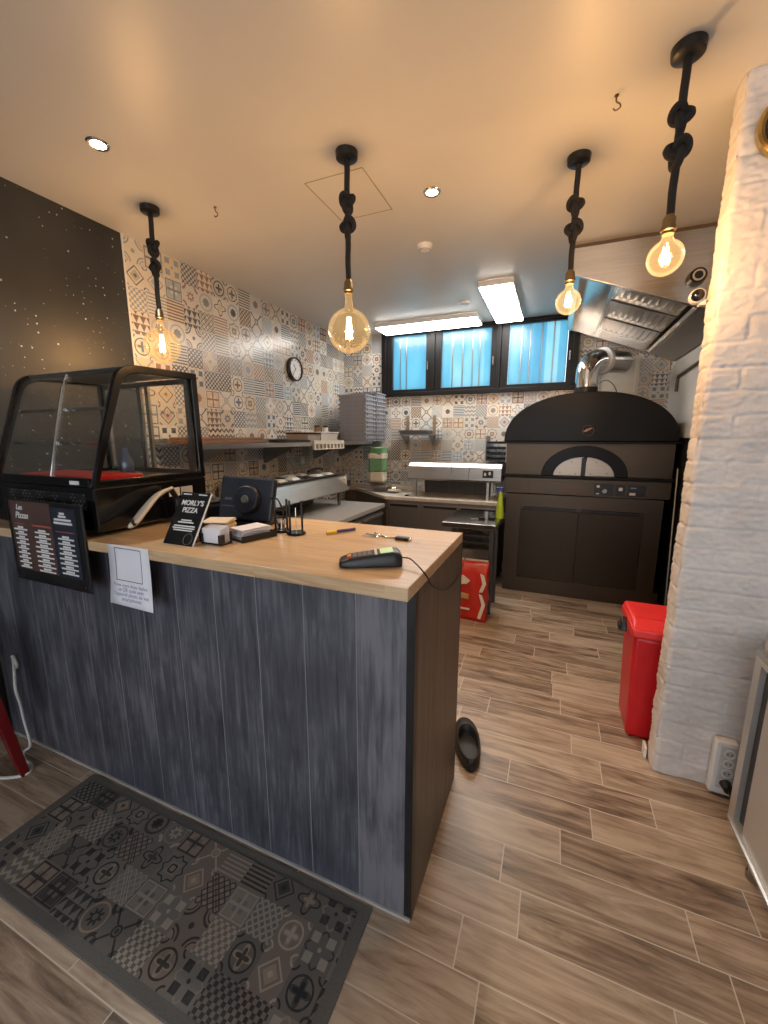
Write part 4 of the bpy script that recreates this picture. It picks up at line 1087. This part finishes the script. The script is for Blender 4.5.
tag(obj('shaker', bm, m_white, smooth=True), 'tiny white shaker at the right edge of the steel table', 'shaker')
# red sack
rb = thing('red_sack', 'red printed sack with cream bands standing on the floor by the steel table', 'sack', (-.58, 3.28, 0))
RX0, RX1, RY0, RY1, RZ = -.715, -.432, 3.19, 3.33, .50
bm = B((RX0, RX1, RY0, RY1, 0.0005, RZ)); bmesh.ops.subdivide_edges(bm, edges=bm.edges[:], cuts=14, use_grid_fill=True)
for v in bm.verts:
    t = v.co.z/RZ; n1 = noise.noise_vector(v.co*11)*.011
    if t < .01: n1.z = 0
    if t > .8: v.co.y = (RY0+RY1)/2 + (v.co.y-(RY0+RY1)/2)*(1-(t-.8)*4)
    v.co += n1
sk = obj('bag', bm, plain('red_sack_paper', (.52,.022,.012), .35, var=.25, scale=9), rb, smooth='all')
def sack_patch(name, poly, mat):
    q = BM(); prism(q, poly, 'y', RY0-.014, RY0-.0115); return obj(name, q, mat, rb)
sack_patch('printed_band', [(RX1-.055,.42),(RX1-.025,.41),(RX1-.005,.34),(RX1-.03,.265),(RX1-.06,.26),(RX1-.035,.335)], m_cream_paper)
sack_patch('printed_band', [(RX1-.06,.245),(RX1-.035,.24),(RX1-.005,.16),(RX1-.04,.03),(RX1-.065,.035),(RX1-.035,.155)], m_cream_paper)
sack_patch('printed_emblem', [(RX0+.02,.36),(RX0+.09,.395),(RX0+.15,.35),(RX0+.12,.32),(RX0+.05,.31)], m_cream_paper)
sack_patch('printed_label', [(RX0+.0,.20),(RX0+.14,.19),(RX0+.14,.235),(RX0+.0,.255)], plain('tan_print', (.50,.30,.12), .5))
sack_patch('printed_label', [(RX0+.02,.10),(RX0+.15,.095),(RX0+.15,.110),(RX0+.02,.116)], m_cream_paper)
obj('top_seam', B((RX0+.01, RX1-.006, (RY0+RY1)/2-.006, (RY0+RY1)/2+.006, RZ-.004, RZ+.012)), m_cream_paper, rb)

# ------------------------------------------------------------------ pizza oven
OY, OYB = 4.04, 4.70
ov = thing('pizza_oven', 'large dark domed pizza oven with arched mouth and cupboard doors below', 'oven', (.25, 4.37, 0))
obj('plinth', B((-.40, .925, OY+.005, OYB, .0005, .15)), m_oven_front, ov)
obj('cabinet', B((-.405, .885, OY+.018, OYB, .15, .975)), m_oven_front, ov)
obj('stile', B((-.405, -.268, OY, OY+.018, .15, .86)), m_oven_front, ov); obj('stile', B((.748, .885, OY, OY+.018, .15, .86)), m_oven_front, ov)
obj('rail', B((-.405, .885, OY, OY+.018, .86, .975)), m_oven_front, ov)
for x0, x1 in ((-.262, .236), (.242, .742)):
    d = obj('door', B((x0, x1, OY-.002, OY+.016, .165, .825)), m_oven_door, ov, bevel=.002)
    obj('door_grip', B((x0+.02, x1-.02, OY-.004, OY+.016, .829, .852)), m_blackm, d)
obj('control_band', B((-.425, .918, OY-.03, OYB, .985, 1.135)), m_oven_front, ov, bevel=.004, label='bronze steel control band')
obj('panel_frame', B((.325, .775, OY-.034, OY-.029, .985, 1.115)), m_oven_front, ov)
for i, (x0, x1) in enumerate(((.345, .495), (.510, .585), (.600, .735))):
    p = obj('control_module', B((x0, x1, OY-.038, OY-.033, 1.0, 1.10)), m_blackp, ov, bevel=.002)
    if i == 0:
        bm = BM(); cyl(bm, (.425, OY-.038, 1.040), (.425, OY-.058, 1.040), .022, .018, 24); obj('knob', bm, m_steel_dark, p, smooth=True)
        obj('indicator', B((.362, .385, OY-.040, OY-.038, 1.068, 1.088)), m_white, p); obj('indicator', B((.36, .385, OY-.040, OY-.038, 1.010, 1.018)), m_ltext, p)
    elif i == 1: obj('switch', B((.534, .562, OY-.044, OY-.038, 1.046, 1.074)), m_white, p, bevel=.002)
    else:
        obj('switch', B((.615, .662, OY-.044, OY-.038, 1.012, 1.034)), m_white, p, bevel=.002)
        bm = BM(); cyl(bm, (.70, OY-.038, 1.02), (.70, OY-.045, 1.02), .008, seg=14); obj('button', bm, m_blackm, p); obj('indicator', B((.622, .665, OY-.040, OY-.038, 1.070, 1.078)), m_steel_dark, p)
bm = B((-.28, -.20, OY-.0315, OY-.0298, 1.0, 1.105), (-.19, .315, OY-.0315, OY-.0298, 1.0, 1.105)); obj('inset_panel', bm, m_oven_front, ov, bevel=.001)
bm = BM(); tube(bm, smooth_pts([(.09+.012*k, OY-.033, 1.025+(.016 if k % 2 else 0)+(.012 if k == 1 else 0)) for k in range(14)]+[(.28, OY-.033, 1.03)], 5), .0018, 6); tube(bm, [(.10, OY-.033, 1.012), (.30, OY-.033, 1.014)], .0012, 6)
obj('signature', bm, m_redtext, ov, label='dull red handwritten style maker signature')
obj('ledge', B((-.452, .945, OY-.075, OYB, 1.140, 1.162)), m_oven_black, ov, bevel=.004, label='black projecting ledge')
# chamber front with arched opening
CXo = .245
def arch(rx, rz, z0, n=28): return [(CXo - rx*math.cos(PI*i/n), z0 + rz*math.sin(PI*i/n)) for i in range(n+1)]
inner = arch(.250, .172, 1.162); n_ = len(inner)
outer = []
for i in range(n_):
    a = PI*i/(n_-1); t = -math.cos(a); x = CXo + t*.69; outer.append((x, 1.445))
bm = BM(); front = [(-.425, 1.162)] + [(-.425 + 1.343*i/(n_-1), 1.45) for i in range(n_)] + [(.918, 1.162)]
inn = [(inner[0][0], 1.1625)] + inner + [(inner[-1][0], 1.1625)]
strip_prism(bm, front, inn, 'y', OY, OY+.05); obj('chamber_front', bm, m_oven_front, ov)
obj('chamber_wall', B((-.425, -.405, OY+.05, OYB, 1.162, 1.45), (.898, .918, OY+.05, OYB, 1.162, 1.45), (-.405, .898, OYB-.02, OYB, 1.162, 1.45)), m_oven_front, ov)
bm = BM(); strip_prism(bm, arch(.348, .268, 1.162), arch(.246, .170, 1.162), 'y', OY-.035, OY+.01); obj('mouth_arch', bm, m_oven_black, ov, bevel=.004, label='black arched rim around the oven mouth')
for s in (-1, 1):
    q = arch(.246, .168, 1.163); half = [p for p in q if (p[0] <= CXo if s < 0 else p[0] >= CXo)]
    half = half + [(CXo-.004 if s < 0 else CXo+.004, 1.163)] if s < 0 else [(CXo+.004, 1.163)] + half
    bm = BM(); prism(bm, half, 'y', OY+.004, OY+.012); dd = obj('mouth_door', bm, steel('pale_oven_door', (.42,.36,.30), .42, (1, 40, 40)) if not bpy.data.materials.get('pale_oven_door') else bpy.data.materials['pale_oven_door'], ov, label='pale steel door leaf in the oven mouth')
    for px, pz in ((.10, 1.285), (.19, 1.19), (.06, 1.18)):
        b2 = BM(); cyl(b2, (CXo+s*px, OY+.004, pz), (CXo+s*px, OY+.0, pz), .005, seg=10); obj('rivet', b2, m_blackm, dd)
obj('mouth_handle', B((CXo-.018, CXo+.018, OY-.015, OY+.004, 1.164, 1.325)), m_blackm, ov, bevel=.003)
# dome hood
DZ, DH = 1.468, .425
def dome(rx, rz, n=40):
    return [(CXo-.004 - rx*math.copysign(abs(math.cos(PI*i/n))**.92, math.cos(PI*i/n)), DZ + rz*math.sin(PI*i/n)**.90) for i in range(n+1)]
bm = BM(); d0 = dome(.690, DH); prism(bm, d0, 'y', OY-.03, OYB-.01); obj('dome', bm, m_oven_black, ov, bevel=.006, smooth=True, label='black rounded dome')
obj('dome_ledge', B((-.452, .940, OY-.055, OYB, 1.448, 1.467)), m_oven_black, ov, bevel=.003)
bm = BM(); tube(bm, [(CXo+.01+.045*math.cos(q), OY-.033, 1.560+.045*math.sin(q)) for q in [k*2*PI/32 for k in range(32)]], .0035, 8, closed=True)
q = [(CXo-.03, 1.548), (CXo-.005, 1.553), (CXo+.03, 1.572), (CXo+.045, 1.585), (CXo+.02, 1.585), (CXo-.01, 1.572)]; prism(bm, q, 'y', OY-.034, OY-.0295)
obj('emblem', bm, plain('copper_emblem', (.22,.11,.07), .35, .7), ov, label='round copper coloured emblem')
# flue
fl = thing('flue_pipe', 'shiny steel flue elbow rising from the oven dome into the back wall', 'pipe', (.235, 4.30, 1.85))
bm = BM(); cyl(bm, (.225, 4.30, 1.8935), (.225, 4.30, 1.955), .098, seg=32); obj('collar', bm, m_blackm, fl, smooth=True, label='black base collar')
bm = BM()
pts = [(.225, 4.30, 1.955), (.225, 4.30, 2.08)]
cx_, cr = .12, .12
for i in range(1, 9):
    a = PI/2*i/8; s = cr*(1-math.cos(a)); pts.append((.225+s*.75, 4.30+s*.66, 2.08+cr*math.sin(a)))
e = pts[-1]; pts.append((e[0]+.05*.75, e[1]+.05*.66, e[2]))
tube(bm, pts, .098, 32); obj('elbow', bm, m_chrome, fl, smooth=True)
e = Vector(pts[-1]); dr = Vector((.75, .66, 0)).normalized()
bm = BM(); cyl(bm, e-dr*.02, e+dr*.02, .122, seg=36); obj('flange', bm, m_white, fl, bevel=.004, label='pale flange ring')
bm = BM(); cyl(bm, e+dr*.02, e+dr*.25, .098, seg=32); obj('duct', bm, m_steel, fl, smooth=True)
obj('vent_cable', (lambda b: (tube(b, smooth_pts([(.33, 4.47, 2.0), (.40, 4.48, 2.035), (.47, 4.52, 1.99), (.52, 4.60, 1.91)], 6), .004, 8), b)[1])(BM()), m_steel_dark, fl, smooth=True)
vp = thing('vent_plate', 'cream vent plate on back wall behind the flue', 'vent', (.53, YB, 1.9))
bm = BM(); ring_prism(bm, [(.33,1.905),(.70,1.905),(.70,2.27),(.33,2.27)], [(.365,1.94),(.665,1.94),(.665,2.235),(.365,2.235)], 'y', YB-.02, YB-.001); obj('frame', bm, m_cream, vp, bevel=.003)
obj('plate', B((.365, .665, YB-.010, YB-.001, 1.94, 2.235)), m_cream, vp)

# pole beside oven
pp = thing('pizza_peel', 'long thin metal pole leaning in the gap right of the oven', 'peel', (.93, 3.75, 0))
bm = BM(); cyl(bm, (.890, 3.62, .004), (.930, 3.95, 1.25), .008, seg=12); obj('handle', bm, m_steel_dark, pp, smooth=True)
bm = BM(); cyl(bm, (.9305, 3.953, 1.26), (.930, 3.95, 1.15), .010, seg=12); obj('grip', bm, m_blackp, pp, smooth=True)
# conduit on right wall
bm = BM(); tube(bm, [(XR-.014, 4.40, 1.90), (XR-.014, 4.40, 2.00), (XR-.014, 4.38, 2.03), (XR-.014, 3.9, 2.055), (XR-.014, 2.6, 2.13)], .012, 10)
tag(obj('conduit', bm, plain('dark_conduit', (.10,.09,.08), .5), smooth=True), 'dark conduit pipe running along the right wall under the extractor hood', 'pipe')

# ------------------------------------------------------------------ extractor hood
HY0, HY1 = 3.12, 4.60
HX0, HX1 = .025, XR-.004
def hz(x): return 2.545 - (x-HX0)*.385
eh = thing('extractor_hood', 'stainless extractor hood with sloping filters above the pizza oven', 'hood', (.5, 3.85, 2.1))
for y, nm in ((HY0, 'end_panel'), (HY1-.012, 'end_panel')):
    bm = BM(); prism(bm, [(HX0, hz(HX0)), (HX1, hz(HX1)), (HX1, 2.700), (HX0, 2.700)], 'y', y, y+.012); obj(nm, bm, m_hood, eh, bevel=.002)
obj('front_panel', B((HX0, HX0+.012, HY0+.012, HY1-.012, hz(HX0), 2.700)), m_hood, eh)
obj('top_panel', B((HX0+.012, HX1, HY0+.012, HY1-.012, 2.688, 2.700)), m_hood, eh)
obj('back_panel', B((HX1-.012, HX1, HY0+.012, HY1-.012, 2.20, 2.688)), m_hood, eh)
bm = BM()
def slab(bm, x0, x1, y0, y1, up, th):
    vs = [bm.verts.new((x, y, hz(x)+up+dz)) for dz in (0, th) for x, y in ((x0,y0),(x1,y0),(x1,y1),(x0,y1))]
    for f in ((3,2,1,0),(4,5,6,7),(0,1,5,4),(1,2,6,5),(2,3,7,6),(3,0,4,7)): bm.faces.new([vs[i] for i in f])
slab(bm, HX0+.012, HX0+.045, HY0+.012, HY1-.012, .0, .006); slab(bm, .735, .755, HY0+.012, HY1-.012, 0, .035); slab(bm, HX0+.045, .735, HY1-.045, HY1-.012, 0, .006); slab(bm, HX0+.045, .735, HY0+.012, HY0+.03, 0, .006)
obj('gutter', bm, m_hood, eh)
bm = BM(); slab(bm, .755, HX1-.012, HY0+.012, HY1-.012, .0, .006); obj('rear_panel', bm, m_steel, eh)
for k in range(3):
    y0 = HY0+.07+k*.475; y1 = y0+.44
    bm = BM()
    for j in range(9):
        x = .33+j*.044; slab(bm, x, x+.024, y0+.02, y1-.02, .085, .010); slab(bm, x+.020, x+.046, y0+.02, y1-.02, .100, .006)
    f = obj('grease_filter', bm, m_steel_y, eh)
    bm = BM(); slab(bm, .305, .325, y0, y1, .075, .03); slab(bm, .73, .735, y0, y1, .075, .03); slab(bm, .325, .73, y0, y0+.02, .075, .03); slab(bm, .325, .73, y1-.02, y1, .075, .03); obj('filter_frame', bm, m_hood, f)
bm = BM(); slab(bm, HX0+.012, .305, HY0+.012, HY1-.012, .115, .006); slab(bm, .290, .305, HY0+.012, HY1-.012, .06, .055); obj('baffle', bm, m_hood, eh)
obj('brown_strip', B((HX0, HX1, HY0+.002, HY1, 2.701, 2.7195)), plain('strip_brown', (.13,.085,.05), .6), eh, label='brown strip under the ceiling')  # brown strip between the hood top and the ceiling
bm = BM(); cyl(bm, (.70, HY0, 2.432), (.70, HY0-.05, 2.432), .048, .042, 28); hk = obj('switch_knob', bm, m_blackp, eh, smooth=True)
bm = BM(); lathe(bm, [(.022,-.050),(.030,-.050),(.030,-.058),(.022,-.058)], (.70, HY0, 2.432), 28, 'y', caps=False); obj('knob_ring', bm, m_cream, hk, smooth=True)
cm = thing('security_camera', 'small white camera with black lens on the pillar under the hood end', 'camera', (.49, 2.09, 2.05))
bm = BM(); lathe(bm, [(.001,-.028),(.020,-.026),(.028,-.015),(.030,0),(.028,.015),(.020,.024),(.001,.026)], (.484, 2.10, 2.056), 24, 'y'); obj('body', bm, m_white, cm, smooth=True)
bm = BM(); lathe(bm, [(.001,-.036),(.015,-.034),(.022,-.027),(.023,-.018),(.001,-.018)], (.480, 2.10, 2.056), 20, 'y'); obj('lens', bm, m_glossblack, cm, smooth=True)
obj('bracket', B((.490, .512, 2.085, 2.115, 2.02, 2.04)), m_white, cm)
bm = BM(); nx, nz = .655, 2.52
lathe(bm, [(.085,.002),(.104,.002),(.104,-.022),(.096,-.030),(.085,-.022)], (nx, 1.945, nz), 40, 'y', caps=False)
nr = thing('round_mirror', 'round brass rimmed disc at frame edge high on the pillar', 'mirror', (nx, 1.94, nz-.1))
obj('rim', bm, plain('yellow_brass', (.55,.40,.16), .3, 1.0), nr, smooth=True)
bm = BM(); cyl(bm, (nx, 1.944, nz), (nx, 1.935, nz), .088, seg=40); obj('disc', bm, plain('dark_disc', (.05,.05,.03), .15, .6), nr)

# ------------------------------------------------------------------ bin, shoes, socket strip, fridge
bn = thing('red_bin', 'tall red plastic bin with hinged lid behind the brick pillar', 'bin', (.56, 2.29, 0))
bm = BM(); tapered(bm, (.432, .690, 2.165, 2.420), (.417, .712, 2.140, 2.445), .0005, .555); obj('bucket', bm, m_red, bn, bevel=.02, seg=3, smooth=True)
bm = BM(); tapered(bm, (.400, .730, 2.122, 2.465), (.404, .726, 2.126, 2.461), .555, .600); tapered(bm, (.404, .726, 2.126, 2.461), (.415, .715, 2.18, 2.450), .600, .622); lid = obj('lid', bm, m_redlid, bn, bevel=.010, seg=3, smooth=True)
obj('lid_panel', B((.43, .69, 2.22, 2.42, .6225, .626)), m_redlid, lid, bevel=.003)
bm = BM(); prism(bm, [(2.25, .525), (2.33, .525), (2.325, .575), (2.29, .59), (2.26, .57)], 'x', .378, .403); box(bm, .366, .382, 2.26, 2.31, .525, .555); obj('clip_handle', bm, m_blackp, bn, bevel=.004)

cg = thing('clog', 'black rubber clog lying behind the counter end', 'shoe', (-.315, 1.775, 0))
def clog_shape():
    L, n = .305, 48
    def half(q):
        q = min(1, max(0, q)); return (.043 + .015*math.sin(min(1, q*1.1)*PI*.72))
    def outl(k, sx=1., sy=1., yc=0., b=None):
        out = []
        for i in range(n):
            th = 2*PI*i/n; yy = yc - (b or L/2)*math.cos(th)*sy
            wv = half((yy+L/2)/L)*(1.08 if abs(math.sin(th)) > .5 else 1.0)
            sn = math.sin(th); out.append((wv*math.copysign(abs(sn)**.75, sn)*sx, yy))
        return out
    O = outl(0); Pq = outl(0, .84, 1., -.040, .100)
    def hgt(y): return .058 + .030*max(0, min(1, (y+.08)/.13))
    rings = []
    rings.append([(x, y, .0005) for x, y in O])
    rings.append([(x*1.02, y*1.01, .012) for x, y in O]); rings.append([(x*1.03, y*1.015, .030) for x, y in O])
    rings.append([(x*.99, y*.985, .046) for x, y in O])
    for f, g in ((.22, .55), (.45, .80), (.70, .95), (.92, 1.01)):
        rings.append([(a_[0]*.98*(1-f)+c_[0]*f, a_[1]*.98*(1-f)+c_[1]*f, .046*(1-g)+hgt(c_[1])*g) for a_, c_ in zip(O, Pq)])
    rings.append([(x, y, hgt(y)+.002) for x, y in Pq]); rings.append([(x*.93, -.040+(y+.040)*.94, hgt(y)) for x, y in Pq])
    rings.append([(x*.90, -.040+(y+.040)*.92, .045) for x, y in Pq]); rings.append([(x*.86, -.040+(y+.040)*.90, .026) for x, y in Pq])
    rings.append([(x*.4, -.040+(y+.040)*.4, .024) for x, y in Pq])
    M_ = Matrix.Translation((-.298, 1.770, 0)) @ Matrix.Rotation(.33, 4, 'Z')
    def build(R_, c0, c1):
        bm = BM(); V = [[bm.verts.new(M_ @ Vector(p)) for p in q] for q in R_]
        for A, Bq in zip(V, V[1:]):
            for i in range(n): bm.faces.new((A[i], A[(i+1) % n], Bq[(i+1) % n], Bq[i]))
        bm.faces.new(V[0][::-1]); bm.faces.new(V[-1]); return bm
    obj('sole', build(rings[:3] + [[(x*.98, y*.98, .0305) for x, y in O]], 1, 1), m_rubber, cg, smooth=True)
    top = rings[3:]
    obj('upper', build([[(x*1.0, y*1.0, .0300) for x, y in O]] + top, 0, 1), m_rubber, cg, smooth='all')
clog_shape()

ps = thing('socket_strip', 'white upright socket strip with black plug at foot of the brick pillar', 'socket strip', (.75, 1.93, 0))
obj('housing', B((.704, .785, 1.905, 1.946, .012, .260)), m_white, ps, bevel=.010, seg=3)
obj('inset', B((.724, .780, 1.901, 1.906, .045, .245)), plain('pale_grey_plastic', (.55,.55,.56), .4), ps, bevel=.004)
for k in range(4):
    z = .075+k*.045; bm = BM(); lathe(bm, [(.020,.0),(.020,-.003),(.016,-.003),(.015,.001),(.001,.002)], (.755, 1.901, z), 20, 'y', caps=False); so = obj('socket', bm, m_white, ps, smooth=True)
    bm = BM(); cyl(bm, (.748, 1.903, z), (.748, 1.900, z), .003, seg=8); cyl(bm, (.762, 1.903, z), (.762, 1.900, z), .003, seg=8); obj('pin_hole', bm, m_blackp, so)
bm = BM(); cyl(bm, (.755, 1.898, .075), (.755, 1.860, .072), .021, .016, 20); tube(bm, smooth_pts([(.755, 1.862, .072), (.765, 1.835, .05), (.80, 1.82, .012), (.87, 1.84, .006)], 6), .004, 8)
tag(obj('plug', bm, m_blackp, smooth=True), 'black plug with cable in the lowest outlet of the socket strip', 'plug')

FX = .713
m_fridge = plain('satin_fridge_steel', (.62,.61,.59), .42, .75, .06, 4, stretch=(1, 60, 60))
fg = thing('steel_fridge', 'low stainless fridge at the right edge with dark vertical grip', 'fridge', (1.02, 1.25, 0))
obj('body', B((FX+.03, 1.35, .62, 1.735, .070, .735)), m_fridge, fg, bevel=.003)
obj('top', B((FX+.005, 1.36, .61, 1.75, .735, .755)), m_steel_y, fg, bevel=.002)
obj('front_frame', B((FX, FX+.03, 1.69, 1.735, .07, .735), (FX, FX+.03, .62, .66, .07, .735), (FX, FX+.03, .66, 1.69, .07, .085), (FX, FX+.03, .66, 1.69, .72, .735)), m_fridge, fg)
for y0, y1 in ((1.18, 1.69), (.66, 1.17)):
    d = obj('door', B((FX+.008, FX+.03, y0, y1-.055, .085, .72)), m_fridge, fg, bevel=.002)
    obj('grip_recess', B((FX+.018, FX+.03, y1-.055, y1, .10, .70)), m_blackp, d)
obj('bottom_edge', B((FX-.004, FX+.004, .62, 1.735, .062, .072)), m_chrome, fg)
for x in (FX+.028, 1.28):
    for y in (1.55, .72):
        bm = BM(); cyl(bm, (x, y, .0005), (x, y, .07), .022, seg=20); cyl(bm, (x, y, .0005), (x, y, .02), .028, seg=20); obj('foot', bm, m_steel_dark, fg, smooth=True)

# ------------------------------------------------------------------ red stool and white cable at left edge
st = thing('bar_stool', 'dark red metal stool at left edge, one splayed leg in view', 'stool', (-2.288, .645, 0))
seat = BM(); tapered(seat, (-2.428, -2.148, .505, .785), (-2.418, -2.158, .515, .775), .655, .675); obj('seat', seat, m_redmetal, st, bevel=.008)
for sx in (-1, 1):
    for sy in (-1, 1):
        f = Vector((-2.288+sx*.175, .645+sy*.19, 0)); t = Vector((-2.288+sx*.115, .645+sy*.115, .655))
        bm = BM(); w = .018
        vs = []
        for p, ww in ((f, .016), (t, .026)): vs += [bm.verts.new(p + Vector((a*ww, b_*ww, 0.0005))) for a, b_ in ((-1,-1),(1,-1),(1,1),(-1,1))]
        for q in ((3,2,1,0),(4,5,6,7),(0,1,5,4),(1,2,6,5),(2,3,7,6),(3,0,4,7)): bm.faces.new([vs[i] for i in q])
        obj('leg', bm, m_redmetal, st, bevel=.004)
for z in (.24,):
    bm = BM(); k = .155
    tube(bm, [(-2.288-k, .645-k*1.05, z), (-2.288+k, .645-k*1.05, z), (-2.288+k, .645+k*1.05, z), (-2.288-k, .645+k*1.05, z)], .008, 8, closed=True); obj('footrest', bm, m_redmetal, st)
wc = thing('power_cable', 'white power cable hooked on the counter front and looping on the floor', 'cable', (-2.3, .9, 0))
bm = BM(); tube(bm, smooth_pts([(-2.325, .955, .445), (-2.335, .955, .40), (-2.33, .945, .30), (-2.325, .95, .22), (-2.29, .94, .13), (-2.25, .93, .07), (-2.245, .925, .03), (-2.27, .91, .006), (-2.22, .885, .006), (-2.14, .875, .006), (-2.10, .84, .006), (-2.14, .80, .006), (-2.22, .77, .006), (-2.40, .74, .006)], 8), .0065, 10)
obj('lead', bm, m_white, wc, smooth=True)
bm = BM(); tube(bm, smooth_pts([(-2.325, .958, .43), (-2.315, .955, .425), (-2.285, .945, .43), (-2.270, .94, .455), (-2.285, .94, .48), (-2.300, .942, .483)], 6), .008, 10); tube(bm, [(-2.325, .955, .43), (-2.338, .958, .47)], .007, 10); obj('hook', bm, m_white, wc, smooth=True)

# ------------------------------------------------------------------ camera, world, render look
cam = bpy.data.cameras.new('camera'); co = bpy.data.objects.new('camera', cam); COL.objects.link(co)
yaw, pitch = 3.96308884e-01, -1.81581510e-01
fw = Vector((-math.sin(yaw)*math.cos(pitch), math.cos(yaw)*math.cos(pitch), math.sin(pitch)))
rt = Vector((math.cos(yaw), math.sin(yaw), 0)); upv = rt.cross(fw)
co.matrix_world = Matrix(((rt.x, upv.x, -fw.x, 0), (rt.y, upv.y, -fw.y, 0), (rt.z, upv.z, -fw.z, 1.5), (0, 0, 0, 1)))
cam.sensor_fit = 'VERTICAL'; cam.sensor_height = 36; cam.sensor_width = 27; cam.lens = 404.226*36/1024
cam.clip_start = .02
S.camera = co
wd = bpy.data.worlds.new('sky'); S.world = wd; wd.use_nodes = True
bgn = wd.node_tree.nodes['Background']; bgn.inputs[0].default_value = (.86, .93, 1.0, 1); bgn.inputs[1].default_value = 2.2
S.view_settings.view_transform = 'Standard'; S.view_settings.look = 'None'; S.view_settings.gamma = 1; S.view_settings.use_curve_mapping = False
S.view_settings.exposure = 0.55
S.cycles.use_denoising = True
S.cycles.max_bounces = 10; S.cycles.diffuse_bounces = 5; S.cycles.glossy_bounces = 5; S.cycles.transparent_max_bounces = 24
S.cycles.caustics_reflective = False; S.cycles.caustics_refractive = False
S.cycles.sample_clamp_indirect = 6
